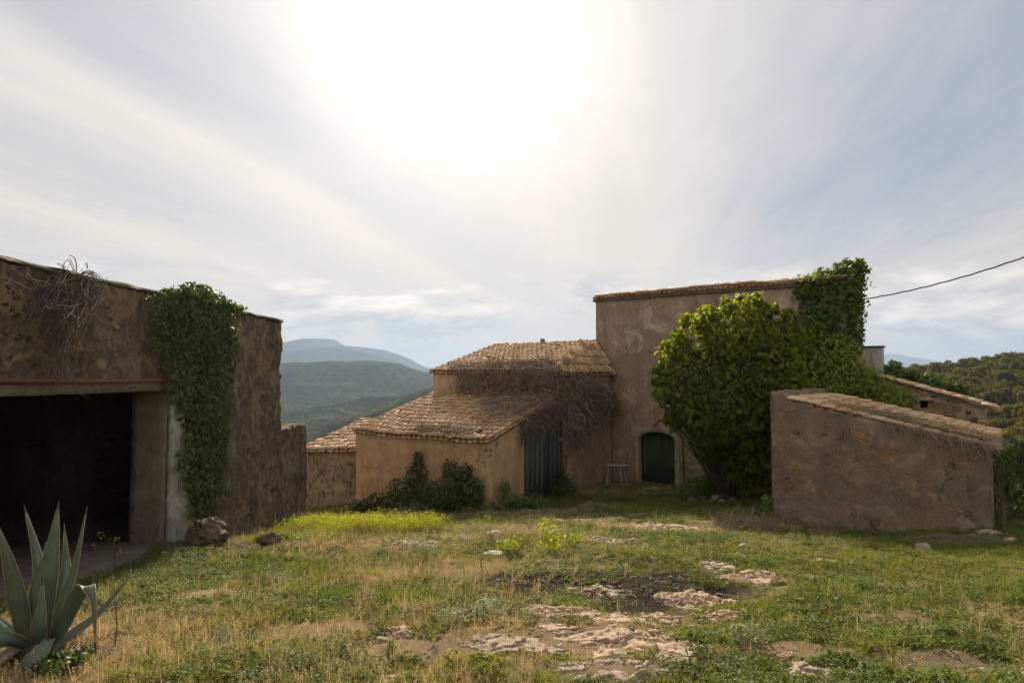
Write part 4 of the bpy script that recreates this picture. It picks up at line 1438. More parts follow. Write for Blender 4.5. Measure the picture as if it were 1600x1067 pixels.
def gpart(name, V, F, mat, smooth=False, parent=None, kind=None, label=None):
    o = link(name, mesh(name, np.asarray(V) - goff, F, mat, smooth), parent or gar)
    if kind:
        o['kind'] = kind
    if label:
        o['label'] = label
    return o


def gar_disp(u, v):
    d = .07 * fbm(u * .7, v * .7, 71, 2) + .045 * fbm(u * 2.2, v * 2.2, 73, 3, .6) + .035 * fbm(u * 8, v * 8, 75, 2)
    return d


Yo, Ye = 13.0, 19.35
lt = zE(-.06)
ragged = []
zz = -4.5
rr = random.Random(4)
while zz < 1.3:
    ragged.append((Ye + rr.uniform(-.12, .16), zE(zz)))
    zz += rr.uniform(.10, .32)
out = [(Yo, zE(-4.0)), (Ye - .1, zE(-5.0))] + ragged + [(Ye - .02, zE(1.57)), (13, zE(1.52)), (8.7, zE(1.48)), (2.5, zE(1.45)), (2.5, zE(-3.6)), (3.6, zE(-3.6)), (3.6, lt), (Yo, lt)]
V, F = slab(out, .63, .075, gar_disp, rot=math.pi / 2, off=(GX, 0, 0), edge_rough=.012)
gpart('wall', V, F, M['garage'])
# coping lip along the top
V, F = slab([(2.5, zE(1.455)), (Ye - .05, zE(1.575)), (Ye - .05, zE(1.635)), (2.5, zE(1.515))], .7, .3, wall_disp(.03, 2, 77), rot=math.pi / 2, off=(GX + .06, 0, 0), edge_rough=.012)
gpart('coping', V, F, M['concrete'])
# lintel, iron pipe, jamb
V, F = slab([(3.2, zE(-.245)), (Yo + .12, zE(-.245)), (Yo + .12, zE(-.085)), (3.2, zE(-.085))], .55, .12, wall_disp(.012, 2, 81), rot=math.pi / 2, off=(GX + .045, 0, 0), edge_rough=.004)
gpart('lintel', V, F, M['concrete'])
V, F = tubes(np.array([[(GX + .12, y_, zE(-.045) + .012 * math.sin(y_)) for y_ in np.linspace(3.2, Yo + .35, 12)]]), np.full((1, 12), .038), 8)
gpart('pipe', V, F, M['rustpipe'], True, label='rust red iron pipe along the top of the lintel')
V, F = slab([(GX - .64, zE(-3.5)), (GX - .002, zE(-3.5)), (GX - .002, zE(-.25)), (GX - .64, zE(-.25))], .12, .12, wall_disp(.015, 1.5, 83), off=(0, Yo - .03, 0))
gpart('jamb', V, F, M['concrete'], label='flat concrete face inside the opening')
V, F = slab([(Yo + .03, zE(-3.7)), (14.1, zE(-3.9)), (13.95, zE(-2.6)), (13.6, zE(-1.6)), (13.5, zE(-.5)), (Yo + .03, zE(-.5))], .08, .09, wall_disp(.04, 3, 85), rot=math.pi / 2, off=(GX + .095, 0, 0), edge_rough=.015)
gpart('limewash_panel', V, F, M['limewash'], label='strip of whitewashed render beside the opening')
# shell: floor, back, ends, roof
gpart('floor', *boxVF(-13, GX + .12, 2.6, Yo + .1, zE(-3.35), zE(-3.08)), M['concrete'])
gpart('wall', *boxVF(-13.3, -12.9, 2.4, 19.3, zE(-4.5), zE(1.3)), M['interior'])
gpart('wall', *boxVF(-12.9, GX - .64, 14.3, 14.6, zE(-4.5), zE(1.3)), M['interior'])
gpart('wall', *boxVF(-12.9, GX - .64, 19.0, 19.3, zE(-5.0), zE(1.3)), M['garage'])
gpart('wall', *boxVF(-12.9, GX - .64, 2.4, 2.7, zE(-4.5), zE(1.3)), M['garage'])
gpart('roof', *boxVF(-13.4, GX - .6, 2.3, 19.2, zE(1.1), zE(1.32)), M['concrete'])
# concrete blocks of the back wall, faint in the dark
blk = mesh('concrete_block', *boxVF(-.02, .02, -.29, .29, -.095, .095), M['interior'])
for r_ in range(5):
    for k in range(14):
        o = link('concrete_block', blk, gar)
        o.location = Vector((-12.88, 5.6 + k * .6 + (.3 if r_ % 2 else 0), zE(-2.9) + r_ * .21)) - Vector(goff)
# stacked boards leaning inside by the jamb
for k in range(9):
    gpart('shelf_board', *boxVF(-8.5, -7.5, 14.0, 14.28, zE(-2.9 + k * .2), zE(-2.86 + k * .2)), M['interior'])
# stones showing through the fallen render
def gplace(u, v):
    return ((GX + float(gar_disp(np.array([u]), np.array([v]))[0]), u, v), (1, 0, 0), (0, 1, 0))
set_stones(gar, goff, WS, 120, (7.2, 12.9, zE(.15), zE(1.35), lambda u, v: vnoise(np.array([u * .8]), np.array([v * .8]), 5)[0] > -.05), gplace, (.1, .32), .022)
set_stones(gar, goff, PS, 16, (8.5, 12.6, zE(.1), zE(.9)), gplace, (.12, .3), .045)
set_stones(gar, goff, WS + PS[:2], 110, (15.0, 19.2, zE(-4.0), zE(.2), lambda u, v: u > 17.6 or v < zE(-1.8)), gplace, (.1, .3), .035)
set_stones(gar, goff, WS, 18, (19.2, 19.35, zE(-3.8), zE(1.4)), lambda u, v: ((GX - .1 + random.uniform(-.3, .05), u, v), (1, 0, 0), (0, 1, 0)), (.25, .4), .05)

# low wall running on from the garage
low = thing('stone_wall', 'low dark rubble wall end joining the garage to the lean-to', 'wall', (GX + .05, 20.7, zE(-4.6)))
loff = np.array([GX + .05, 20.7, zE(-4.6)])
V, F = slab([(19.3, zE(-5.2)), (22.05, zE(-5.3)), (22.1, zE(-3.6)), (21.98, zE(-2.2)), (22.0, zE(-1.6)), (21.8, zE(-1.47)), (20.5, zE(-1.45)), (19.3, zE(-1.52))], .5, .08, lambda u, v: gar_disp(u + 30, v), rot=math.pi / 2, off=(GX - .02, 0, 0), edge_rough=.02)
link('wall', mesh('wall', V - loff, F, M['garage']), low)
set_stones(low, loff, WS + PS[:1], 60, (19.5, 21.9, zE(-4.6), zE(-1.7)), lambda u, v: ((GX - .02 + float(gar_disp(np.array([u + 30.]), np.array([v]))[0]), u, v), (1, 0, 0), (0, 1, 0)), (.1, .3), .035)

# ------------------------------------------------------------------ foliage
def lob(px, py, Y, rx, rz=None, ry=None):
    c = at(px, py, Y)
    k = Y / FPX
    rz = rx if rz is None else rz
    return (c[0], c[1], c[2], rx * k, (ry if ry is not None else min(rx, rz) * k * .9), rz * k)


def plant(name, label, cat, lobes, mat, shape, size, dens, base=None, stem_mat='bark', stem_r=.02, gap=.1, down=.4, shell=(.5, 1.04), group=None, jitter=.55, extra=None, upbias=.35, core=True):
    lobes = np.array(lobes, float)
    if base is None:
        c = lobes[np.argmin(lobes[:, 2])]
        base = (c[0], c[1], float(height(c[0], c[1])[0]))
    base = np.array(base, float)
    o = thing(name, label, cat, base, 0, group)
    P, N = lobes_points(lobes, dens, shell, gap, seed=int(abs(base[0] * 10)) % 50)
    P2, N2 = lobes_points(lobes, dens * .3, (.15, .6), -.5, seed=4)
    if extra is not None:
        P2 = np.concatenate([P2, extra[0]]); N2 = np.concatenate([N2, extra[1]])
    P = np.concatenate([P, P2]); N = np.concatenate([N, N2])
    g = height(P[:, 0], P[:, 1])
    k = P[:, 2] > g + .02
    P, N = P[k], N[k]
    N = N + np.array([0, 0, upbias])
    V, F = leaves(P, N, rng.uniform(size[0], size[1], len(P)), shape, down, jitter)
    f = link('leaves', mesh('leaves', V - base, F, mat), o)
    f['kind'] = 'stuff'
    # stems from the base into every lobe
    ps, rs = [], []
    for L in lobes:
        for q in range(3):
            tipp = L[:3] + rng.normal(0, .3, 3) * L[3:6]
            a = base + np.array([rng.normal(0, .04), rng.normal(0, .04), -.08])
            m1 = a * .6 + tipp * .4 + rng.normal(0, .03, 3) * np.linalg.norm(tipp - a)
            m2 = a * .25 + tipp * .75 + rng.normal(0, .03, 3) * np.linalg.norm(tipp - a)
            ps.append(np.array([a, a * .8 + m1 * .2, m1, (m1 + m2) / 2, m2, tipp])); rs.append(stem_r * rng.uniform(.5, 1.1))
    V, F = tubes(np.array(ps), np.array(rs), 5)
    s = link('stems', mesh('stems', V - base, F, M[stem_mat], True), o)
    s['kind'] = 'stuff'
    return o


# --- fig tree in front of the house
fb = gp(1150, 762)
fc = np.array([7.1, 22.6, 0]); fc[2] = height(fc[0], fc[1])[0]
fig_l = [lob(1085, 590, 21.9, 55, 62), lob(1150, 535, 22.1, 62, 52), lob(1125, 635, 21.5, 72, 60), lob(1195, 600, 21.9, 66, 66), lob(1062, 560, 22.1, 32, 34), lob(1175, 685, 21.7, 52, 60),
         lob(1122, 690, 21.7, 26, 32), lob(1215, 540, 22.3, 48, 42), lob(1180, 500, 22.4, 34, 28), lob(1092, 505, 22.2, 26, 20), lob(1050, 610, 22.0, 26, 34), lob(1160, 728, 21.9, 26, 34), lob(1115, 655, 21.3, 45, 45)]
fig_l += [lob(1235, 535, 22.6, 38, 40), lob(1245, 585, 22.4, 34, 40), lob(1225, 640, 22.0, 34, 46)]
for (px_, py_, r_) in [(1030, 575, 13), (1040, 545, 14), (1058, 525, 13), (1072, 500, 12), (1095, 490, 13), (1120, 488, 14), (1140, 482, 16), (1168, 476, 15), (1190, 472, 13), (1205, 485, 14), (1232, 492, 14), (1035, 620, 13), (1046, 650, 13), (1062, 668, 14), (1072, 640, 18), (1028, 598, 9), (1132, 470, 8), (1155, 466, 8), (1095, 690, 9), (1112, 712, 9)]:
    fig_l.append(lob(px_ + rng.normal(0, 3), py_ + rng.normal(0, 3), 22.0 + rng.normal(0, .35), r_, r_ * .85))
fig = plant('fig_tree', 'large bushy fig tree growing against the farmhouse front', 'tree', fig_l, M['fig'], 'fig', (.07, .21), 74, base=fc, stem_r=.035, gap=.36, down=.3, shell=(.5, 1.22), jitter=.9)
for ch in fig.children:
    if ch.name.startswith('stems'):
        ch.name = 'limbs'
tr = [(0, 0, -.1), (.05, .05, .6), (-.1, .1, 1.3), (-.3, 0, 2.1)]
V, F = tubes(np.array([tr]), np.array([.17]), 9)
link('trunk', mesh('trunk', V, F, M['bark'], True), fig)

# --- creeper swallowing the right end of the house, above the eave
hb = G(9.0, 8.0)
ivl = [lob(1262, 468, 23.7, 24, 36, .5), lob(1290, 450, 23.3, 40, 32, .6), lob(1325, 428, 23.0, 30, 22, .6), lob(1308, 490, 23.1, 42, 46, .6), lob(1275, 520, 23.3, 36, 40, .6), lob(1325, 460, 22.9, 26, 36, .6), lob(1322, 540, 22.9, 24, 40, .5), lob(1250, 455, 23.8, 14, 20, .4),
       lob(1338, 418, 23.0, 16, 10, .4), lob(1240, 545, 23.4, 34, 36, .5)]
ivo = plant('creeper', 'dark green creeper covering the right end of the farmhouse to the roof', 'creeper', ivl, M['creeper'], 'ivy', (.12, .2), 85, base=(hb[0], hb[1], float(height(hb[0], hb[1])[0])), stem_r=.014, gap=.14, down=.8, upbias=.1, shell=(.5, 1.12), jitter=.7)
# straggling shoots against the sky
ps = []
for k in range(26):
    a = at(rng.uniform(1305, 1348), rng.uniform(412, 500), 23.0)
    dx, dz = rng.uniform(.1, .5), rng.uniform(-.1, .35)
    ps.append([a, a + np.array([dx * .5, 0, dz * .8]), a + np.array([dx, .1, dz]), a + np.array([dx * 1.3, .1, dz - .12])])
V, F = tubes(np.array(ps), np.full(len(ps), .008))
ob = link('shoots', mesh('shoots', V - np.array(ivo.location), F, M['twig_dark']), ivo); ob['kind'] = 'stuff'
P = np.array(ps)[:, 1:, :].reshape(-1, 3) + rng.normal(0, .04, (len(ps) * 3, 3))
V, F = leaves(P, rng.normal(0, 1, P.shape), rng.uniform(.08, .14, len(P)), 'ivy')
ob = link('shoot_leaves', mesh('shoot_leaves', V - np.array(ivo.location), F, M['creeper']), ivo); ob['kind'] = 'stuff'

# --- bramble heap between shed and house, sloping down to the right
br = [lob(1290, 560, 22.8, 34, 30), lob(1250, 595, 22.6, 44, 44), lob(1310, 590, 22.4, 44, 32), lob(1352, 607, 22.0, 34, 22), lob(1392, 624, 21.6, 26, 16), lob(1275, 625, 22.6, 40, 40), lob(1335, 632, 22.0, 36, 26), lob(1225, 640, 22.7, 34, 50), lob(1305, 545, 22.9, 24, 18), lob(1230, 700, 22.9, 34, 50)]
br = [(a_, b_ - .35, c_ + .08, d_ * 1.15, e_ * 1.1, f_ * 1.15) for (a_, b_, c_, d_, e_, f_) in br]
plant('bramble', 'light green bramble mound sloping down behind the cement shed', 'bush', br, M['bramble'], 'oval', (.09, .16), 95, stem_r=.014, gap=.16, down=.3, upbias=.5, shell=(.5, 1.15), jitter=.7)

# --- green growth lying on the annex roof
ar = [lob(1352, 580, 26.2, 20, 16), lob(1385, 583, 26.2, 26, 17), lob(1420, 593, 25.6, 28, 18), lob(1455, 602, 25.0, 26, 20), lob(1490, 614, 24.4, 26, 19), lob(1522, 632, 23.6, 16, 14), lob(1398, 572, 26.4, 14, 10), lob(1505, 628, 24.0, 24, 16)]
plant('creeper', 'dark creeper mat lying along the stone annex roof', 'creeper', ar, M['bush'], 'ivy', (.10, .17), 95, base=(*G(11.4, 10.5), zE(-.75)), stem_r=.015, gap=.05, upbias=.5)

# --- scrub right of the shed
sr = [lob(1562, 735, 17.4, 22, 50), lob(1595, 715, 19.0, 26, 34), lob(1590, 780, 17.0, 34, 38), lob(1640, 740, 18.0, 40, 60), lob(1552, 790, 16.4, 14, 26)]
plant('bush', 'shadowed dark bush at the far right end of the shed', 'bush', sr, M['bush'], 'oval', (.07, .13), 120, gap=.1)
sr2 = [lob(1548, 700, 15.5, 14, 9), lob(1572, 704, 15.9, 18, 10), lob(1560, 715, 15.7, 10, 12)]
plant('bramble', 'pale leafy bramble spray at the low right corner of the shed roof', 'bush', sr2, M['nettle'], 'oval', (.07, .12), 120, base=(*G(12.85, 1.5), zE(-3.4)), stem_r=.012)

# --- bushes against the barn
b1 = [lob(652, 745, 22.9, 20, 30), lob(630, 770, 22.4, 30, 26), lob(592, 785, 22.4, 28, 18), lob(668, 775, 22.0, 24, 24), lob(655, 718, 23.0, 10, 16), lob(560, 792, 22.5, 16, 12)]
plant('bush', 'dark green bush low against the ochre barn wall, left of its twin', 'bush', b1, M['bush'], 'oval', (.07, .13), 130, base=gp(622, 797), stem_r=.008, gap=.14, group='bushes under the barn wall')
b2 = [lob(712, 762, 21.5, 34, 30), lob(738, 770, 21.1, 22, 26), lob(692, 778, 21.4, 22, 20), lob(703, 735, 21.8, 14, 18), lob(728, 738, 21.6, 14, 16)]
plant('bush', 'rounded dark bush beside the yellow stained barn corner', 'bush', b2, M['bush'], 'oval', (.07, .13), 140, gap=.1, group='bushes under the barn wall')
b3 = [lob(800, 782, 20.9, 26, 14), lob(835, 786, 21.2, 26, 14), lob(790, 762, 21.4, 10, 14), lob(770, 792, 20.6, 14, 8)]
plant('nettle_clump', 'bright green nettles in front of the dark plank door', 'weeds', b3, M['nettle'], 'lance', (.12, .24), 150, gap=.1, stem_mat='nettle', stem_r=.008, down=.2)
b4 = [lob(878, 752, 24.2, 16, 20), lob(892, 766, 23.8, 14, 10), lob(868, 768, 23.4, 14, 12)]
plant('bush', 'small dark bush right of the plank door under the vine', 'bush', b4, M['bush'], 'oval', (.07, .13), 130)
b5 = [lob(1092, 760, 22.8, 26, 17), lob(1118, 752, 23.0, 22, 18), lob(1068, 770, 22.4, 14, 9), lob(1140, 758, 23.0, 16, 14)]
plant('bush', 'low leafy bush under the fig tree right of the arched door', 'bush', b5, M['nettle'], 'oval', (.08, .15), 140, stem_r=.012)
b6 = [lob(1172, 748, 23.2, 20, 20), lob(1195, 745, 22.6, 14, 24)]
plant('bush', 'dark weeds in the shade below the farmhouse window', 'bush', b6, M['bush'], 'lance', (.1, .2), 120, stem_r=.008)
b7 = [lob(1198, 785, 17.1, 9, 12), lob(1196, 800, 17.0, 13, 11), lob(1203, 808, 16.9, 9, 9)]
plant('ivy_clump', 'small ivy clump climbing the bottom left corner of the cement shed', 'ivy', b7, M['nettle'], 'ivy', (.06, .11), 420, stem_r=.01, gap=.05)

# --- ivy curtain on the garage
def ivy_curtain():
    poly = np.array([(232, 459), (262, 452), (300, 445), (330, 460), (364, 478), (366, 520), (362, 580), (357, 630), (352, 680), (345, 720), (342, 770), (325, 800), (300, 812), (292, 770), (276, 720), (278, 690), (284, 670), (272, 640), (262, 612), (250, 560), (238, 510)], float)
    n = 11500
    c = np.stack([rng.uniform(225, 372, n), rng.uniform(440, 815, n)], 1)
    wob = np.stack([17 * vnoise(c[:, 0] / 13, c[:, 1] / 13, 3), 14 * vnoise(c[:, 0] / 13, c[:, 1] / 13, 8)], 1) + rng.normal(0, 3.5, c.shape)
    c = c[inpoly(c + wob, poly)]
    # weight so that the cover is even on the wall, not in the picture
    r = np.array([ray(a, b) for a, b in c])
    k = (GX + .16) / r[:, 0]
    P = np.stack([np.full(len(c), GX + .16), r[:, 1] * k, E + r[:, 2] * k], 1)
    keep = rng.random(len(P)) < np.clip((P[:, 1] / 16.5) ** 3, .25, 1)
    P = P[keep]
    clump = fbm(P[:, 1] * 1.6, P[:, 2] * 1.6, 12, 3)
    P[:, 0] += .10 * rng.random(len(P)) + .10 * np.maximum(clump, -.2)
    topm = P[:, 2] > zE(1.2)
    o = thing('ivy', 'thick curtain of glossy ivy hanging down the garage wall beside the opening', 'ivy', (GX + .1, 14.3, zE(-3.4)))
    base = np.array([GX + .1, 14.3, zE(-3.4)])
    N = np.tile(np.array([1.0, -.25, .25]), (len(P), 1))
    V1, F1 = leaves(P, N, rng.uniform(.05, .12, len(P)), 'ivy', 1.2, .55)
    ob = link('leaves', mesh('leaves', V1 - base, F1, M['ivy']), o); ob['kind'] = 'stuff'
    # crest over the coping
    L = [(GX - .05, 13.3 + .35 * j, zE(1.62 + [.02, .04, .10, .20, .15, .08, .05, .03, .02][j]), .3, .28, [.10, .12, .16, .2, .17, .12, .1, .09, .08][j]) for j in range(9)]
    P2, N2 = lobes_points(L, 190, (.4, 1.1), .1, 5)
    V2, F2 = leaves(P2, N2 + np.array([.5, 0, .6]), rng.uniform(.07, .13, len(P2)), 'ivy', .5, .5)
    ob = link('crest_leaves', mesh('crest_leaves', V2 - base, F2, M['creeper']), o); ob['kind'] = 'stuff'
    ps = []
    for q in range(40):
        y0 = rng.uniform(13.3, 14.9); y1 = y0 + rng.uniform(-.5, 1.2)
        zz = np.linspace(zE(-3.5), zE(rng.uniform(-.5, 1.5)), 8)
        yy = np.linspace(y0, y1, 8) + rng.normal(0, .06, 8)
        ps.append(np.stack([np.full(8, GX + .08), yy, zz], 1))
    V3, F3 = tubes(np.array(ps), np.full(len(ps), .012))
    ob = link('stems', mesh('stems', V3 - base, F3, M['bark']), o); ob['kind'] = 'stuff'


ivy_curtain()


# ------------------------------------------------------------------ dead vines
def walk(start, direc, K, step, wander, grav=0.0):
    """random wandering polylines, all with K points"""
    N = len(start)
    P = np.zeros((N, K, 3)); P[:, 0] = start
    d = unit(np.array(direc, float))
    for k in range(1, K):
        d = unit(d + rng.normal(0, wander, (N, 3)) + np.array([0, 0, -grav]))
        P[:, k] = P[:, k - 1] + d * step[:, None]
    return P


def garage_vine():
    o = thing('dead_vine', 'bare grey dead vine sprawling over the garage wall above the opening', 'vine', (GX + .1, 11.0, zE(1.5)))
    base = np.array([GX + .1, 11.0, zE(1.5)])
    # main fan: from the coping at px 110 down-left to px 40
    n = 110
    a = np.array([at(rng.uniform(95, 150), 436 + rng.normal(0, 5), 10.0) for _ in range(n)])
    k = (GX + .12) / np.array([ray(px, py)[0] for px, py in [(112, 436)] * n])
    Y0 = rng.normal(10.15, .28, n); Z0 = zE(1.42) + rng.normal(0, .1, n)
    S = np.stack([np.full(n, GX + .14), Y0, Z0], 1)
    D = np.stack([rng.normal(0, .06, n), rng.normal(-1.15, .35, n), np.full(n, -1.0)], 1)
    K = 11
    P = walk(S, D, K, rng.uniform(.06, .21, n), .15, .0)
    P[:, :, 0] = GX + .12 + np.abs(P[:, :, 0] - GX - .12) * .6 + .06 * rng.random((n, 1))
    V, F = tubes(P, rng.uniform(.004, .009, n))
    ob = link('stems', mesh('stems', V - base, F, M['twig_dark']), o); ob['kind'] = 'stuff'
    # fine crossing twigs
    n = 260
    i = rng.integers(0, len(P), n); j = rng.integers(1, K - 1, n)
    S = P[i, j]; D = rng.normal(0, 1, (n, 3)) * np.array([.12, 1, 1]); D[:, 2] -= .5
    Q = walk(S, D, 6, rng.uniform(.04, .10, n), .35, .05)
    Q[:, :, 0] = np.maximum(Q[:, :, 0], GX + .07)
    V, F = tubes(Q, rng.uniform(.0025, .005, n))
    ob = link('twigs', mesh('twigs', V - base, F, M['twig_dark']), o); ob['kind'] = 'stuff'
    # thicker trailing bundle towards the pipe
    n = 26
    S = np.stack([np.full(n, GX + .14), rng.normal(9.75, .15, n), zE(.55) + rng.normal(0, .2, n)], 1)
    D = np.stack([np.zeros(n), rng.normal(-.55, .2, n), np.full(n, -1.0)], 1)
    Q = walk(S, D, 9, rng.uniform(.06, .11, n), .16, .0)
    Q[:, :, 0] = np.maximum(Q[:, :, 0], GX + .09)
    V, F = tubes(Q, rng.uniform(.005, .010, n))
    ob = link('stems', mesh('stems', V - base, F, M['twig_dark']), o); ob['kind'] = 'stuff'
    # arching loops above the coping
    ps = []
    for (x0, y0, x1, y1, x2, y2, x3, y3) in [(118, 434, 112, 405, 106, 398, 96, 420), (118, 434, 122, 410, 116, 396, 108, 400), (112, 436, 108, 424, 100, 418, 88, 427), (124, 432, 130, 416, 148, 420, 166, 441), (122, 434, 128, 424, 142, 424, 160, 438), (126, 436, 136, 428, 148, 430, 158, 440), (100, 418, 96, 414, 92, 414, 88, 412), (136, 420, 138, 414, 136, 412, 136, 410), (118, 434, 132, 430, 140, 436, 150, 438), (112, 435, 120, 428, 130, 432, 140, 436)]:
        for q in range(2):
            c = np.array([at(x0, y0, 10.15), at(x1 + rng.normal(0, 2), y1 + rng.normal(0, 2), 10.2), at(x2 + rng.normal(0, 2), y2 + rng.normal(0, 2), 10.2 + rng.normal(0, .1)), at(x3, y3, 10.2 + rng.normal(0, .1))])
            t = np.linspace(0, 1, 10)[:, None]
            ps.append((1 - t) ** 3 * c[0] + 3 * (1 - t) ** 2 * t * c[1] + 3 * (1 - t) * t * t * c[2] + t ** 3 * c[3])
    V, F = tubes(np.array(ps), np.full(len(ps), .008))
    ob = link('shoots', mesh('shoots', V - base, F, M['twig_dark']), o); ob['kind'] = 'stuff'


garage_vine()


def ts_world(Q):
    Q = np.asarray(Q)
    xy = FO + Q[..., 0:1] * rv + Q[..., 1:2] * dv
    return np.concatenate([xy, Q[..., 2:3]], -1)


def house_vine():
    base = np.array([*G(0, 4.1), zE(-4.2)])
    o = thing('dead_vine', 'dense brown dead vine draped over the upper house wall and barn roof', 'vine', base)

    def add(S, D, K, st, wan, rad, mat, grav, conf):
        P = walk(S, D, K, st, wan, grav)
        P = conf(P)
        h = len(P) // 3
        for a_, b_, m_ in ((0, h, 'twig_dark'), (h, 2 * h, mat), (2 * h, len(P), 'litter')):
            V, F = tubes(ts_world(P[a_:b_]), rad[a_:b_] * 1.55)
            ob = link('twigs', mesh('twigs', V - base, F, M[m_]), o); ob['kind'] = 'stuff'
    roof_z = lambda s: zE(-1.95) + (s + .06) * TB

    def on_front(P):        # upper house front wall above the barn roof
        P[:, :, 1] = np.clip(P[:, :, 1], 3.55, 4.06)
        P[:, :, 2] = np.maximum(P[:, :, 2], roof_z(P[:, :, 1]) + .1)
        P[:, :, 0] = np.clip(P[:, :, 0], -5.8, .2)
        return P

    def on_roof(P):
        z = roof_z(P[:, :, 1]) + .17
        P[:, :, 2] = z + np.abs(P[:, :, 2] - z) * .55
        return P

    def on_side(P):
        P[:, :, 0] = np.maximum(P[:, :, 0], .05)
        return P
    n = 1300
    t = 0.1 - 5.3 * rng.beta(1.0, 1.7, n)
    S = np.stack([t, rng.uniform(3.7, 4.05, n), zE(rng.uniform(-.6, .3, n) - .0)], 1)
    D = rng.normal(0, 1, (n, 3)) * np.array([1, .35, .8]); D[:, 2] -= .2
    add(S, D, 8, rng.uniform(.05, .12, n), .4, rng.uniform(.005, .010, n), 'twig', .03, on_front)
    # a fringe on the tiles of the upper eave
    n = 550
    S = np.stack([.1 - 5.6 * rng.beta(1, 1.5, n), rng.uniform(3.95, 4.9, n), np.zeros(n)], 1)
    S[:, 2] = zE(ev + .2) + (S[:, 1] - 4.0) * TH
    D = rng.normal(0, 1, (n, 3)) * np.array([1, .8, .2]); D[:, 1] -= .5

    def upper(P):
        z = np.where(P[:, :, 1] > 3.98, zE(ev + .16) + (P[:, :, 1] - 4.0) * TH, -99)
        P[:, :, 2] = np.maximum(P[:, :, 2], z)
        return P
    add(S, D, 7, rng.uniform(.05, .11, n), .4, rng.uniform(.005, .009, n), 'twig', .06, upper)
    # spread over the upper right of the barn roof
    n = 900
    t = .05 - 3.9 * rng.beta(.9, 1.9, n)
    s = 4.0 - 3.5 * rng.beta(.9, 1.5, n)
    ok = (t > -3.9 + (4 - s) * .95) | (rng.random(n) < .07)
    t, s = t[ok], s[ok]; n = len(t)
    S = np.stack([t, s, roof_z(s) + rng.uniform(.15, .34, n)], 1)
    D = rng.normal(0, 1, (n, 3)) * np.array([1, 1, .25])
    add(S, D, 8, rng.uniform(.04, .12, n), .4, rng.uniform(.005, .009, n), 'twig', .0, on_roof)
    # the low skirt of it along the barn eave
    n = 260
    t = rng.uniform(-3.4, -.9, n); s = rng.uniform(-.05, .45, n)
    S = np.stack([t, s, roof_z(s) + .16], 1)
    D = rng.normal(0, 1, (n, 3)) * np.array([1, .5, .15])
    add(S, D, 7, rng.uniform(.04, .09, n), .4, rng.uniform(.005, .008, n), 'twig', .0, on_roof)
    # heavy mass hanging on the side wall between barn and farmhouse
    n = 950
    s = 4.0 + 4.0 * rng.beta(1.0, 1.2, n)
    lowz = np.interp(s, [4.0, 5.2, 6.2, 7.2, 8.1], [-2.55, -2.45, -1.9, -1.35, -1.2])
    hiz = np.interp(s, [4.0, 6.0, 7.0, 8.1], [.15, -.05, -.4, -.8])
    q = rng.beta(1.2, 1.0, n)
    thick = .10 + .42 * np.exp(-((lowz + (hiz - lowz) * q) + 1.5) ** 2 / .9) * np.interp(s, [4, 4.6, 7.2, 8.1], [.4, 1, .8, .2])
    S = np.stack([.05 + thick * rng.random(n) ** .7, s, zE(lowz + (hiz - lowz) * q)], 1)
    D = rng.normal(0, 1, (n, 3)) * np.array([.6, 1, .7])
    add(S, D, 8, rng.uniform(.05, .12, n), .4, rng.uniform(.005, .011, n), 'twig', .02, on_side)
    # tangle over the plank door
    n = 700
    s = rng.uniform(1.6, 4.1, n)
    S = np.stack([rng.uniform(.1, .3, n), s, roof_z(s) + rng.uniform(-.55, .05, n)], 1)
    D = rng.normal(0, 1, (n, 3)) * np.array([.3, 1, .6]); D[:, 2] -= .4
    add(S, D, 8, rng.uniform(.05, .11, n), .35, rng.uniform(.005, .009, n), 'twig_dark', .05, on_side)
    # trailing runners across the farmhouse front
    n = 60
    S = np.stack([rng.uniform(-.6, .2, n), np.full(n, 8.06), zE(rng.uniform(-1.6, .1, n))], 1)
    D = np.stack([rng.uniform(.3, 1, n), np.zeros(n), rng.normal(-.1, .6, n)], 1)

    def onfac(P):
        P[:, :, 1] = np.clip(P[:, :, 1], 7.9, 8.07)
        return P
    add(S, D, 9, rng.uniform(.05, .12, n), .3, rng.uniform(.004, .008, n), 'twig_dark', .02, onfac)
    # iron post at the corner
    V, F = tubes(np.array([[(.12, 4.02, zE(-4.3)), (.12, 4.02, zE(-2.5)), (.12, 4.02, zE(-.6))]]), np.full((1, 3), .05), 6)
    up_h.part('post', V, F, M['ironwork'], True)


house_vine()

# dead runners on the farmhouse front above the fig
fv = thing('dead_vine', 'thin dead vine runners hanging from the farmhouse eave above the fig tree', 'vine', (*G(4.6, 8.1), zE(3.0)))
n = 26
S = np.stack([rng.normal(4.4, .5, n), np.full(n, 8.07), zE(rng.uniform(2.2, 3.1, n))], 1)
Q = walk(S, np.stack([rng.normal(0, .4, n), np.zeros(n), -np.ones(n)], 1), 10, rng.uniform(.05, .13, n), .25)
Q[:, :, 1] = np.clip(Q[:, :, 1], 8.0, 8.09)
V, F = tubes(ts_world(Q), rng.uniform(.005, .010, n))
link('runners', mesh('runners', V - np.array(fv.location), F, M['twig_dark']), fv)['kind'] = 'stuff'

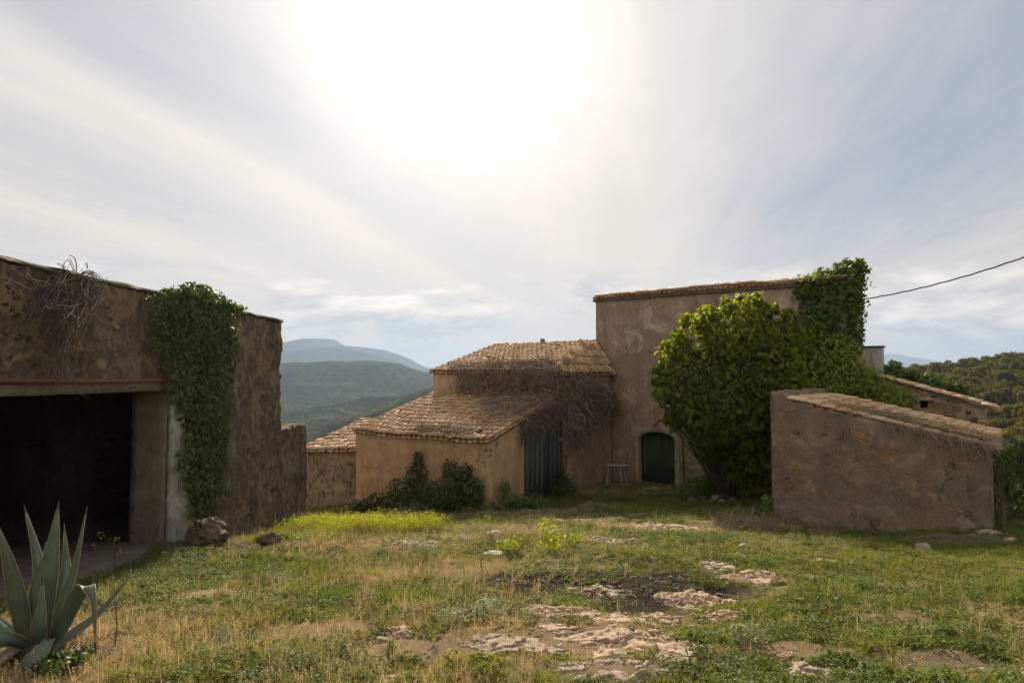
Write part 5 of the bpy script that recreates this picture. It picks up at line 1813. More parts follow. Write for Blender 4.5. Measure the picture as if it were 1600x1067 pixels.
# litter of dead stalks on the shed roof
def shed_litter():
    base = np.array([*G(11.5, 2.2), zE(-1.0)])
    o = thing('dead_vine', 'tangle of dry stalks and leaves on the lower part of the shed roof', 'vine', base)
    rz = lambda t: zE(zR - .12) + (S1 - t) * TSH
    n = 1500
    t = S1 - 3.4 * rng.beta(1.1, 2.0, n) + .1
    s = SS + .05 + 1.9 * rng.beta(.9, 2.2, n) * np.interp(t, [9, 11, 12.7], [1.2, 1, .8])
    S = np.stack([t, s, rz(t) + rng.uniform(.13, .28, n)], 1)
    D = rng.normal(0, 1, (n, 3)) * np.array([1, 1, .2]); D[:, 0] += .5
    P = walk(S, D, 7, rng.uniform(.03, .08, n), .4)
    z = rz(P[:, :, 0]) + .15
    over = P[:, :, 1] < SS - .02
    P[:, :, 2] = np.where(over, P[:, :, 2] - (SS - P[:, :, 1]) * .8, z + np.abs(P[:, :, 2] - z) * .5)
    P[:, :, 1] = np.where(over, np.minimum(P[:, :, 1], SS - .03), P[:, :, 1])
    V, F = tubes(ts_world(P), rng.uniform(.004, .009, n))
    ob = link('stalks', mesh('stalks', V - base, F, M['litter']), o); ob['kind'] = 'stuff'
    # hanging fringe over the front
    n = 240
    t = S1 - 2.0 * rng.beta(1, 1.5, n)
    S = np.stack([t, np.full(n, SS - .05) - .05 * rng.random(n), rz(t) + .08], 1)
    D = np.stack([rng.normal(.5, .5, n), rng.normal(-.1, .1, n), np.full(n, -.8)], 1)
    P = walk(S, D, 8, rng.uniform(.03, .09, n), .3)
    P[:, :, 1] = np.minimum(P[:, :, 1], SS - .04)
    V, F = tubes(ts_world(P), rng.uniform(.003, .007, n))
    ob = link('stalks', mesh('stalks', V - base, F, M['twig']), o); ob['kind'] = 'stuff'
    P = ts_world(np.stack([S1 - 3 * rng.beta(1.1, 2, 500), SS + 1.4 * rng.beta(1, 2, 500), np.zeros(500)], 1))
    tt = np.array([TS(a, b)[0] for a, b in P[:, :2]])
    P[:, 2] = rz(tt) + .2
    V, F = leaves(P, np.tile([0, 0, 1.], (500, 1)), rng.uniform(.04, .09, 500), 'oval', 0, .6)
    ob = link('dry_leaves', mesh('dry_leaves', V - base, F, M['drygrass']), o); ob['kind'] = 'stuff'


shed_litter()


def twig_pile(name, label, px, py, r, hgt, n, mat):
    c = gp(px, py)
    o = thing(name, label, 'twigs', c)
    a = rng.uniform(0, 6.28, n); q = r * np.sqrt(rng.random(n))
    x = c[0] + q * np.cos(a); y = c[1] + q * np.sin(a) * .8
    z = height(x, y) + hgt * (1 - q / r) * rng.random(n) + .02
    D = rng.normal(0, 1, (n, 3)) * np.array([1, 1, .3 if hgt > .1 else .02])
    P = walk(np.stack([x, y, z], 1), D, 8, rng.uniform(.03, .08, n) * (1 if hgt > .1 else .6), .35)
    if hgt < .1:
        P[:, :, 2] = P[:, :1, 2]
    g = height(P[:, :, 0].ravel(), P[:, :, 1].ravel()).reshape(n, 8)
    P[:, :, 2] = np.maximum(P[:, :, 2], g + .01)
    V, F = tubes(P, rng.uniform(.004, .009, n))
    ob = link('twigs', mesh('twigs', V - c, F, M[mat]), o); ob['kind'] = 'stuff'


twig_pile('twig_pile', 'heap of pale dry twigs by the shed corner', 1178, 826, .85, .3, 420, 'litter')
twig_pile('twig_pile', 'grey brushwood heap lying below the barn bushes', 655, 797, 1.0, .22, 300, 'twig_grey')
twig_pile('twig_pile', 'blackened sticks scattered over the old bonfire place', 985, 925, 1.2, .05, 170, 'char')
twig_pile('twig_pile', 'pale split sticks on the burnt ground', 1010, 920, 1.0, .05, 60, 'litter')

# ------------------------------------------------------------------ stones and rock outcrops
IV4, IF4 = icos(5); IV3, IF3 = icos(4)


def rock(name, label, px, py, wpx, hpx, mat, depth=None, sink=.45, seed=0, group=None, rotz=0.0):
    """bedrock or a stone lying in the ground: irregular outline, cracked uneven top, rim buried"""
    c = gp(px, py)
    k = c[1] / FPX
    rx = wpx * k / 2
    up = name in ('boulder', 'rock') and depth is None or name == 'boulder'
    if up:
        rz = max(hpx * k * .62, .03); ry = depth if depth else rx * .75
        V0, F = (IV4, IF4) if wpx > 30 else (IV3, IF3)
        d = unit(rng.normal(0, 1, (9, 3)))
        V = V0.copy()
        cut = rng.uniform(.62, .95, 9)
        for q in range(9):                       # a few broken faces
            e = V @ d[q]
            V = V - np.maximum(e - cut[q], 0)[:, None] * d[q] * .85
        n = 1 + .22 * fbm(V[:, 0] * 2 + seed, V[:, 1] * 2 + V[:, 2] * 1.7, 100 + seed, 4, .6) + .10 * fbm(V[:, 0] * 7 + seed, V[:, 2] * 7 + V[:, 1] * 6, 140 + seed, 3, .7)
        V = V * n[:, None] * np.array([rx, ry, rz])
        z0 = rz * (.8 - sink)
    else:
        rz = min(.095, max(.035, hpx * k * .27)); ry = depth if depth else rx * .6
        nr, ns = (40, 120) if wpx > 60 else (22, 66)
        th = np.linspace(0, 2 * np.pi, ns, endpoint=False)
        R = 1 + .75 * vnoise(np.cos(th) * 1.6 + seed, np.sin(th) * 1.6 + 5, 300 + seed) + .55 * vnoise(np.cos(th) * 4 + seed, np.sin(th) * 4, 320 + seed) + .25 * vnoise(np.cos(th) * 10, np.sin(th) * 10 + seed, 330 + seed)
        r = np.linspace(0, 1, nr + 1)[1:] ** .8
        X = np.concatenate([[0], (r[:, None] * R[None] * np.cos(th)[None]).ravel()]) * rx
        Y = np.concatenate([[0], (r[:, None] * R[None] * np.sin(th)[None]).ravel()]) * ry
        rr_ = np.concatenate([[0], np.repeat(r, ns)])
        cr, sr2 = math.cos(rotz), math.sin(rotz)
        X, Y = X * cr - Y * sr2, X * sr2 + Y * cr
        gx, gy = X + c[0], Y + c[1]
        ridge = 1 - np.abs(2 * fbm(gx * 1.7, gy * 2.6, 350 + seed, 3))
        Z = rz * (1 - rr_ ** 4) * (.35 + .75 * ridge) + rz * .7 * fbm(gx * 4.5, gy * 5.5, 360 + seed, 4, .6) + .018 * fbm(gx * 18, gy * 18, 370 + seed, 2)
        lay = np.round((Z + .012 * fbm(gx * 6, gy * 6, 380 + seed, 2)) / .026) * .026                # thin bedding steps
        Z = Z * .4 + lay * .6
        for q_ in range(2):                                # open cracks
            ck = np.abs(fbm(gx * (1.6 + q_) + 3 * q_, gy * (2.2 + q_), 390 + seed + q_, 3))
            Z = Z - .05 * (1 - sstep(.015, .06, ck))
        Z = Z + .010 * vnoise(gx * 40, gy * 40, 395)
        Z = Z - .07 * sstep(.82, 1.0, rr_)
        V = np.stack([X, Y, Z], 1)
        i = 1 + np.arange(nr * ns).reshape(nr, ns)
        F = [np.stack([np.zeros(ns, int), i[0], np.roll(i[0], -1)], 1), np.stack([i[:-1], i[1:], np.roll(i[1:], -1, 1), np.roll(i[:-1], -1, 1)], -1).reshape(-1, 4)]
        z0 = 0
    gh = height(c[0] + V[:, 0], c[1] + V[:, 1]) - height(c[0], c[1]) if not up else 0
    V[:, 2] += gh
    o = link(name, mesh(name, V, F, mat, False), None, None, c + np.array([0, 0, z0 - .01]))
    tag(o, label, 'rock', group)
    return o


R_ = [
    ('rock_outcrop', 'warm orange slab of bedrock in front of the burnt patch', 985, 967, 175, 20, 'rock', .34),
    ('rock_outcrop', 'pale slab of bedrock at the left edge of the burnt patch', 880, 955, 150, 24, 'rock', .38),
    ('rock_outcrop', 'broad bedrock hump right of the burnt patch', 1105, 945, 130, 34, 'rock', .55),
    ('rock_outcrop', 'low grey ledge of bedrock left of the big foreground slab', 815, 1012, 150, 22, 'rock_grey', .36),
    ('rock_outcrop', 'largest brown bedrock slab in the foreground below the burnt patch', 975, 1003, 240, 26, 'rock', .55),
    ('rock_outcrop', 'flat pale bedrock at the very front below the brown slab', 960, 1046, 210, 16, 'rock_grey', .30),
    ('rock_outcrop', 'small dark edged slab right of the foreground outcrop', 1052, 1026, 66, 17, 'rock_grey', .2),
    ('rock_outcrop', 'cream slab just left of the foreground outcrop', 872, 985, 90, 16, 'rock', .25),
    ('rock_outcrop', 'bare hump inside the burnt patch', 940, 926, 90, 20, 'rock_grey', .35),
    ('rock_outcrop', 'reddish rim of bedrock at the right of the burnt patch', 1130, 962, 90, 14, 'rock', .3),
    ('rock_outcrop', 'grey humped ledge in the grass right of centre', 1118, 886, 70, 15, 'rock_grey', .4),
    ('rock_outcrop', 'flat tan ledge sloping away right of the grey humped one', 1172, 902, 100, 14, 'rock', .45),
    ('rock_outcrop', 'grey rounded ledge beside the yellow grass', 652, 850, 82, 22, 'rock_grey', .5),
    ('rock_outcrop', 'grey ledge behind the rounded one beside the yellow grass', 698, 836, 62, 12, 'rock_grey', .4),
    ('rock', 'pale rounded stone among yellow weeds left of centre', 773, 838, 30, 12, 'rock_pale', None),
    ('rock', 'flat pale stone in grass below the yellow weeds', 770, 868, 44, 8, 'rock_pale', None),
    ('rock', 'small pale stone between the two grey ledges', 725, 845, 18, 8, 'rock_pale', None),
    ('rock', 'tilted cream stone in the left foreground grass', 618, 992, 62, 20, 'rock', .22),
    ('rock', 'dull pinkish stone low in the left foreground grass', 578, 1018, 46, 14, 'rock', .2),
    ('rock', 'small stone at the left of the foreground stones', 546, 1020, 18, 12, 'rock_grey', None),
    ('rock', 'orange stone at the bottom edge of the grass', 606, 1062, 44, 10, 'rock', None),
    ('rock_outcrop', 'long low ledge beside the earth track', 955, 846, 92, 10, 'rock_grey', .35),
    ('rock_outcrop', 'pale ridge of stone along the earth track', 940, 812, 170, 10, 'rock_grey', .5),
    ('rock_outcrop', 'tan patch of rock at the right of the earth track', 1030, 824, 110, 8, 'rock', .6),
    ('rock', 'round tan stone alone in grass above the burnt patch', 966, 892, 16, 11, 'rock', None),
    ('rock', 'white stone standing in the grass before the shed', 1441, 859, 25, 15, 'rock_pale', None),
    ('rock', 'flat reddish stone in the grass left of the white one', 1285, 880, 50, 9, 'rock', None),
    ('rock', 'little buff stone in the grass at right centre', 1376, 918, 15, 8, 'rock_pale', None),
    ('rock_outcrop', 'long grey slab at the bottom right of centre', 1262, 1052, 84, 12, 'rock_grey', .2),
    ('rock', 'short grey slab beside the long bottom one', 1325, 1056, 34, 9, 'rock_grey', None),
    ('rock', 'brown stone above the long bottom slab', 1232, 1030, 34, 12, 'rock', None),
    ('rock', 'smooth buff stone at the lower right edge of the grass', 1531, 1051, 36, 11, 'rock_pale', None),
    ('rock', 'stone half sunk at the right edge near the bush', 1580, 846, 22, 8, 'rock', None),
    ('rock', 'grey stone at the foot of the shed corner, right end', 1545, 834, 40, 8, 'rock_grey', None),
    ('rock', 'pale stone on bare earth left of the twig heap', 1080, 783, 12, 8, 'rock_pale', None),
    ('rock', 'small cream stone near the shed twig heap', 1162, 855, 16, 8, 'rock_pale', None),
    ('rock', 'flat grey stone of the garage forecourt near the boulder', 258, 866, 14, 7, 'rock_pale', None),
]
for i, (nm, lb, px, py, w, h, mt, dp) in enumerate(R_):
    rock(nm, lb, px, py, w, h, M[mt], dp, seed=i * 3, rotz=random.uniform(-.12, .12))
rock('boulder', 'big rough brown boulder at the foot of the ivy', 322, 848, 62, 40, M['rock_dark'], .38, sink=.22, seed=77)
rock('boulder', 'dark mossy stone lump in the grass left of the yellow patch', 420, 852, 40, 20, M['rock_dark'], None, sink=.2, seed=79)
# tumbled stones by the low bush under the fig tree
for i, (lb, px, py, w, h) in enumerate([
        ('pale tumbled stone at the foot of the low leafy bush', 1100, 778, 15, 10), ('flat tumbled stone right of the pale one under the leafy bush', 1118, 780, 12, 7),
        ('largest tumbled stone of the pile under the fig tree', 1135, 768, 20, 12), ('broad low stone in front of the largest in the fig tree pile', 1131, 778, 22, 8),
        ('upright stone at the right of the pile under the fig tree', 1146, 772, 14, 10), ('smallest stone at the front of the pile under the fig tree', 1112, 785, 9, 6),
        ('little stone lying forward of the middle of the fig tree pile', 1128, 786, 10, 6), ('outlying stone left of the fig tree stone pile', 1085, 784, 9, 6),
        ('low stone at the right foot of the fig tree pile', 1142, 782, 14, 7), ('rearmost stone of the pile, half under the leafy bush', 1128, 760, 12, 9)]):
    rock('rock', lb, px, py, w, h, M['rock_grey'] if i % 3 else M['rock_pale'], None, sink=.2, seed=200 + i, group='stone pile under the fig tree')
# doorstep of flat stones
for i, (lb, px, py, w, h) in enumerate([('worn flat step stone touching the arched door', 1026, 763, 52, 6), ('broad flat paving stone one pace in front of the door step', 1012, 771, 50, 6), ('small flat paving stone at the right of the door step', 1046, 771, 24, 5)]):
    rock('step_stone', lb, px, py, w, h, M['rock'], .35, sink=.3, seed=230 + i)

# many pebbles and stone chips, too small to pick apart
def chips():
    cen = [(985, 985, 1.3, .7), (880, 975, .8, .5), (1010, 822, 2.2, .7), (1110, 960, .7, .4), (780, 798, 2.0, .5), (350, 850, 1.0, 1.0), (1150, 785, 1.3, .5), (1200, 835, 1.2, .6)]
    parts = []
    v0, f0 = icos(1)
    for (px, py, rx, ry) in cen:
        c = gp(px, py)
        for k in range(70):
            x = c[0] + rng.normal(0, rx * .6); y = c[1] + rng.normal(0, ry * .6)
            s = rng.uniform(.01, .035) * (1 + (rng.random() < .1))
            v = v0 * s * rng.uniform(.6, 1.3, 3) + rng.normal(0, s * .15, v0.shape)
            v[:, 2] *= .6
            parts.append((v + np.array([x, y, float(height(x, y)[0]) + s * .2]), f0))
    V, F = join(parts)
    tag(link('stone_chips', mesh('stone_chips', V, F, M['rock'])), 'loose stone chips and pebbles scattered over the bare earth', 'stones', None, 'stuff')


chips()

# ------------------------------------------------------------------ agave
def agave():
    c = gp(62, 1022)
    o = thing('agave', 'grey green agave with tall pointed leaves and one folded leaf', 'agave', c)
    Yb = c[1]
    specs = [  # control pixels (base, mid, mid, tip), depth offsets, width m, view-width direction angle
        ([(72, 1010), (64, 930), (58, 870), (38, 793)], (0, .15, .25, .35), .135, 0.0),
        ([(58, 1012), (66, 930), (80, 870), (91, 788)], (-.05, -.15, -.2, -.2), .215, 0.0),
        ([(80, 1005), (95, 940), (103, 890), (100, 822)], (.1, .3, .45, .55), .125, 0.1),
        ([(70, 1010), (100, 935), (118, 880), (135, 796)], (-.05, -.05, 0, .05), .125, -.5),
        ([(42, 1008), (28, 940), (14, 880), (-8, 812)], (-.05, -.2, -.3, -.35), .16, .1),
        ([(74, 1012), (98, 975), (120, 932), (136, 915), (146, 940), (149, 1014)], (-.05, -.15, -.3, -.45, -.55, -.55), .125, -.25),
        ([(70, 1015), (115, 988), (160, 952), (213, 886)], (-.1, -.1, -.05, .05), .105, -.5),
        ([(66, 1012), (78, 998), (72, 1004), (58, 1026), (46, 1050)], (-.1, -.35, -.5, -.6, -.62), .17, .1),
        ([(40, 1015), (5, 985), (-30, 950), (-75, 900)], (0, .1, .2, .2), .13, .5),
        ([(50, 1015), (20, 1000), (-30, 1000), (-70, 1030)], (-.1, -.3, -.4, -.5), .13, .6),
        ([(60, 1005), (50, 950), (62, 905), (70, 850)], (.1, .35, .5, .6), .12, .0),
        ([(62, 1015), (60, 985), (64, 955), (66, 905)], (-.1, -.25, -.28, -.25), .12, 0.0),
    ]
    for ctrl, dof, w, ang in specs:
        C = np.array([at(px, py, Yb + dy) for (px, py), dy in zip(ctrl, dof)])
        n = 15
        # Catmull-Rom through the control points
        pts = np.concatenate([[2 * C[0] - C[1]], C, [2 * C[-1] - C[-2]]])
        T = np.linspace(0, len(C) - 1 - 1e-6, n)
        L = []
        for t in T:
            i = int(t); f = t - i
            p0, p1, p2, p3 = pts[i:i + 4]
            L.append(.5 * ((2 * p1) + (-p0 + p2) * f + (2 * p0 - 5 * p1 + 4 * p2 - p3) * f * f + (-p0 + 3 * p1 - 3 * p2 + p3) * f ** 3))
        L = np.array(L)
        s = np.linspace(0, 1, n)
        wid = w * 1.02 * np.interp(s, [0, .12, .35, .6, .85, 1.0], [.8, .9, 1.0, .74, .30, .012])
        if len(ctrl) == 5 and ctrl[1][0] == 78:
            wid = w * np.interp(s, [0, .2, .5, .8, 1.0], [.5, .35, .45, 1.0, .9])
        tg = np.gradient(L, axis=0); tg = unit(tg)
        side = np.array([math.cos(ang), math.sin(ang) * .9, .05])
        sd = unit(side[None, :] - tg * (tg @ side)[:, None])
        nm = np.cross(sd, tg)           # roughly towards the camera or up
        nm = np.where(nm[:, 1:2] > 0, -nm, nm)
        cs = np.array([-1, -.55, 0, .55, 1.0])
        top = L[:, None, :] + sd[:, None, :] * (cs[None, :, None] * wid[:, None, None] / 2) + nm[:, None, :] * ((1 - np.abs(cs)[None, :, None] ** 1.6) * wid[:, None, None] * .16)
        th = (.004 + .020 * np.minimum(1, wid / w) * (1 - s * .8))
        bot = L[:, None, :] + sd[:, None, :] * (cs[None, :, None] * wid[:, None, None] / 2) + nm[:, None, :] * ((1 - np.abs(cs)[None, :, None] ** 1.6) * wid[:, None, None] * .16 - th[:, None, None] * (1.05 - np.abs(cs))[None, :, None])
        V = np.concatenate([top.reshape(-1, 3), bot.reshape(-1, 3)])
        i = np.arange(n * 5).reshape(n, 5)
        F1 = np.stack([i[:-1, :-1], i[:-1, 1:], i[1:, 1:], i[1:, :-1]], -1).reshape(-1, 4)
        m_ = n * 5
        lf = link('leaf', mesh('leaf', V - c, [F1, F1[:, ::-1] + m_, np.stack([i[:-1, 0], i[1:, 0], i[1:, 0] + m_, i[:-1, 0] + m_], -1), np.stack([i[:-1, 4], i[1:, 4], i[1:, 4] + m_, i[:-1, 4] + m_], -1), np.array([[i[-1, 0], i[-1, 4], i[-1, 4] + m_, i[-1, 0] + m_]])], M['agave'], True), o)
        if s.size and wid[-1] < .02:
            tipd = unit((L[-1] - L[-2])[None])[0]
            Vs, Fs_ = tubes(np.array([[L[-1] - tipd * .05, L[-1], L[-1] + tipd * .035]]), np.array([[.009, .006, .001]]), 6)
            link('spine', mesh('spine', Vs - c, Fs_, M['ironwork'], True), lf)
        # pale margin with small teeth
        for e in (0, 4):
            ln = top[:, e, :]
            Vt, Ft = tubes(ln[None], np.full((1, n), .0045), 4)
            k = 26
            tt = np.linspace(.05, .93, k) * (n - 1)
            q = np.stack([np.interp(tt, np.arange(n), ln[:, a]) for a in range(3)], 1)
            od = np.stack([np.interp(tt, np.arange(n), sd[:, a]) for a in range(3)], 1) * (1 if e else -1)
            tgq = np.stack([np.interp(tt, np.arange(n), tg[:, a]) for a in range(3)], 1)
            TV = np.stack([q - tgq * .006, q + tgq * .006, q + od * .014], 1).reshape(-1, 3)
            TF = np.arange(k * 3).reshape(k, 3)
            link('margin', mesh('margin', *join([(Vt - c, Ft), (TV - c, TF)]), M['agave_edge']), lf)
    # dark base
    V = IV3 * np.array([.22, .2, .2]) * (1 + .2 * fbm(IV3[:, 0] * 3, IV3[:, 2] * 3 + IV3[:, 1], 4, 2))[:, None]
    link('heart', mesh('heart', V + np.array([0, 0, .06]), IF3, M['bark'], True), o)
    for k in range(7):
        a = rng.uniform(0, 6.28)
        q = np.array([[0, 0, .1], [.15 * math.cos(a), .15 * math.sin(a), .14], [.32 * math.cos(a), .32 * math.sin(a), .06], [.45 * math.cos(a), .45 * math.sin(a), -.03]])
        V, F = tubes(q[None], np.array([[.03, .04, .035, .008]]), 5)
        link('dead_leaf', mesh('dead_leaf', V * np.array([1, 1, .8]), F, M['litter'], True), o)


agave()

# ------------------------------------------------------------------ stool, cable
sp_ = gp(965, 757)
stl = thing('stool', 'grey weathered wooden stool with splayed pale legs beside the arched door', 'stool', (sp_[0], sp_[1], sp_[2] - .03), math.radians(-14))
W_, D_, H_ = .78, .36, .78
for k in range(3):
    bevbox('seat_board', -W_ / 2, W_ / 2, -D_ / 2 + k * D_ / 3 + .004, -D_ / 2 + (k + 1) * D_ / 3 - .004, H_ - .045, H_ - random.uniform(0, .006), M['greywood'], stl, .006)
for sx_, sy_ in ((-1, -1), (.35, -1), (-.8, 1), (.8, 1)):
    tp_, bt_ = np.array([sx_ * W_ * .40, sy_ * D_ * .33, H_ - .045]), np.array([sx_ * W_ * .40 + (sx_ if abs(sx_) > .5 else .8) * .10, sy_ * D_ * .46, 0])
    V, F = tubes(np.array([[bt_, (bt_ + tp_) / 2, tp_]]), np.full((1, 3), .036), 4)
    link('leg', mesh('leg', V, F, M['greywood']), stl)
V, F = tubes(np.array([[(-.42, -.15, .06), (0, -.15, .05), (.42, -.15, .06)]]), np.full((1, 3), .02), 4)
link('stretcher', mesh('stretcher', V, F, M['greywood']), stl)
bk = thing('bent_rod', 'thin bent iron rod leaning on the wall behind the stool', 'rod', (sp_[0] + .35, sp_[1] + .25, sp_[2]))
V, F = tubes(np.array([[(0, 0, -.02), (.02, .02, .5), (.08, .05, .95), (.1, .04, 1.25)]]), np.full((1, 4), .012), 5)
link('rod', mesh('rod', V, F, M['ironwork'], True), bk)

a = at(1346, 468, 23.0); b = at(1760, 338, 17.0)
t = np.linspace(0, 1, 40)[:, None]
P = a + (b - a) * t; P[:, 2] -= (.28 * 4 * t * (1 - t))[:, 0]
P[:, 2] += .008 * np.sin(np.arange(40) * 1.9)
cb = thing('power_cable', 'black overhead cable running from the house end to the upper right', 'cable', a)
V, F = tubes((P - a)[None], np.full((1, 40), .021), 6)
link('cable', mesh('cable', V, F, M['cable'], True), cb)
V, F = tubes(np.array([[(0, .5, -.1), (0, .2, -.02), (0, 0, 0)]]), np.full((1, 3), .03), 6)
link('bracket', mesh('bracket', V, F, M['ironwork'], True), cb)

# ------------------------------------------------------------------ meadow: grass, ground cover, weeds
def tuft(n, hgt, spread, width, lean, mat, heads=0.0, headmat=None, K=4):
    """a tuft of curved blades, each K points long"""
    V, F, o = [], [], 0
    for i in range(n):
        a = rng.uniform(0, 6.28); q = spread * math.sqrt(rng.random())
        b = np.array([q * math.cos(a), q * math.sin(a), -.01])
        d = rng.uniform(0, 6.28); ln = lean * rng.uniform(.3, 1.4); h = hgt * rng.uniform(.5, 1.1)
        t = np.linspace(0, 1, K)
        x = b[0] + math.cos(d) * ln * h * t ** 1.8; y = b[1] + math.sin(d) * ln * h * t ** 1.8; z = b[2] + h * t * (1 - .25 * min(1, ln) * t)
        f = rng.uniform(0, 3.14); w = width * rng.uniform(.6, 1.2)
        ws = w * np.interp(t, [0, .4, 1], [.8, 1, .08])
        sx, sy = math.cos(f), math.sin(f)
        L = np.stack([x - sx * ws, y - sy * ws, z], 1); R = np.stack([x + sx * ws, y + sy * ws, z], 1)
        V.append(np.stack([L, R], 1).reshape(-1, 3))
        for k in range(K - 1):
            F.append((o + 2 * k, o + 2 * k + 1, o + 2 * k + 3, o + 2 * k + 2))
        o += 2 * K
        if rng.random() < heads:
            p = np.array([x[-1], y[-1], z[-1]])
            for q in range(4):
                e = rng.normal(0, 1, 3) * np.array([.004, .004, .004]) + np.array([0, 0, .012 * q])
                s = .005
                V.append(p + e + np.array([[-s, 0, 0], [s * .3, s, 0], [s, -.3 * s, s * 2], [0, -s, s]]))
                F.append((o, o + 1, o + 2, o + 3)); o += 4
    return bpy.data.objects.new('tuft', mesh('tuft', np.concatenate(V), np.array(F), mat))


def rosette(n, size, hgt, spread, mat, shape='oval'):
    a = rng.uniform(0, 6.28, n); q = spread * np.sqrt(rng.random(n))
    P = np.stack([q * np.cos(a), q * np.sin(a), rng.uniform(.01, hgt, n) * (1 - .5 * q / spread)], 1)
    N = np.stack([np.cos(a) * .35, np.sin(a) * .35, np.ones(n)], 1)
    V, F = leaves(P, N, rng.uniform(size * .6, size * 1.2, n), shape, 0, .4)
    return bpy.data.objects.new('leafy', mesh('leafy', V, F, mat))


def flower_tuft(n, hgt, spread, mat_y):
    """stems with loose yellow heads"""
    t = tuft(n, hgt, spread, .003, .35, M['grass'], 0)
    V = np.zeros((len(t.data.vertices), 3), np.float32).ravel(); t.data.vertices.foreach_get('co', V); V = V.reshape(-1, 3)
    tips = V[7::8]
    P = np.repeat(tips, 4, 0) + rng.normal(0, .02, (len(tips) * 4, 3)) - np.array([0, 0, .03])
    P = np.concatenate([P, np.repeat(V[5::8], 2, 0) + rng.normal(0, .02, (len(tips) * 2, 3))])
    V2, F2 = leaves(P, rng.normal(0, 1, P.shape) + np.array([0, 0, .5]), rng.uniform(.014, .03, len(P)), 'oval', 0, .6)
    me = t.data
    F1 = np.array([p.vertices[:] for p in me.polygons])
    m2 = mesh('flowers', *join([(V, F1), (V2, F2)]))
    m2.materials.append(M['grass']); m2.materials.append(mat_y)
    mi = np.zeros(len(m2.polygons), np.int32); mi[len(F1):] = 1
    m2.polygons.foreach_set('material_index', mi)
    return bpy.data.objects.new('flowers', m2)


ROCKS = [(gp(px, py), w * gp(px, py)[1] / FPX / 2, (dp or w * gp(px, py)[1] / FPX * .35)) for (nm, lb, px, py, w, h, mt, dp) in R_]


def free(x, y, soft=0.0):
    """where plants may grow: off rocks, outside buildings, thin on bare ground"""
    ok = np.ones(len(x), bool)
    for c, rx, ry in ROCKS:
        e = ((x - c[0]) / (rx * .86)) ** 2 + ((y - c[1]) / (ry * .8)) ** 2
        ok &= e > 1
    q = np.stack([x, y], 1) - FO
    t = q @ rv; s = q @ dv
    ok &= ~((t > -10.2) & (t < .05) & (s > -.02))
    ok &= ~((t > -.8) & (t < 9.2) & (s > 8.1))
    ok &= ~((t > 8.12) & (t < 12.75) & (s > 1.18) & (s < 6.7))
    ok &= ~((t > 9.1) & (s > 8.3) & (t < 12.5))
    ok &= ~((x < GX + .18) & (y > 2) & (y < 22.2))
    return ok


def bareness(x, y):
    b = np.zeros(len(x))
    for (px, py, rx, ry, rot, col) in BARE:
        c = gp(px, py)
        dx, dy = x - c[0], y - c[1]
        ca, sa = math.cos(rot), math.sin(rot)
        e = ((dx * ca + dy * sa) / rx) ** 2 + ((-dx * sa + dy * ca) / ry) ** 2 + 1.6 * fbm(x * 1.6, y * 1.6, 301, 3)
        b = np.maximum(b, 1 - sstep(.5, 1.15, e))
    return b


def sprinkle(dens, ylo=4.3, yhi=29.0, side=.86):
    """points over the part of the yard in view, thinning with distance; dens per square metre at 8 m"""
    out = []
    for y0 in np.arange(ylo, yhi, .5):
        w = side * (y0 + .5) + 1.0
        d = dens * min(2.2, (8 / y0) ** 1.35)
        n = rng.poisson(d * .5 * 2 * w)
        x = rng.uniform(-w, w, n); y = rng.uniform(y0, y0 + .5, n)
        out.append(np.stack([x, y], 1))
    P = np.concatenate(out)
    P = P[P[:, 0] > -12]
    P = P[free(P[:, 0], P[:, 1])]
    return P


def emit(name, label, cat, protos, P, smin, smax, tilt=.15, sizefield=None):
    z = height(P[:, 0], P[:, 1])
    pts = np.stack([P[:, 0], P[:, 1], z], 1)
    s = rng.uniform(smin, smax, len(P))
    # blades a little larger further off so that the sward stays closed
    s = s * (1 + .010 * P[:, 1])
    if sizefield is not None:
        s = s * sizefield
    return scatter(name, label, protos, pts, rng.uniform(0, 6.28, len(P)), s, rng.integers(0, len(protos), len(P)), rng.normal(0, tilt, (len(P), 2)), cat)


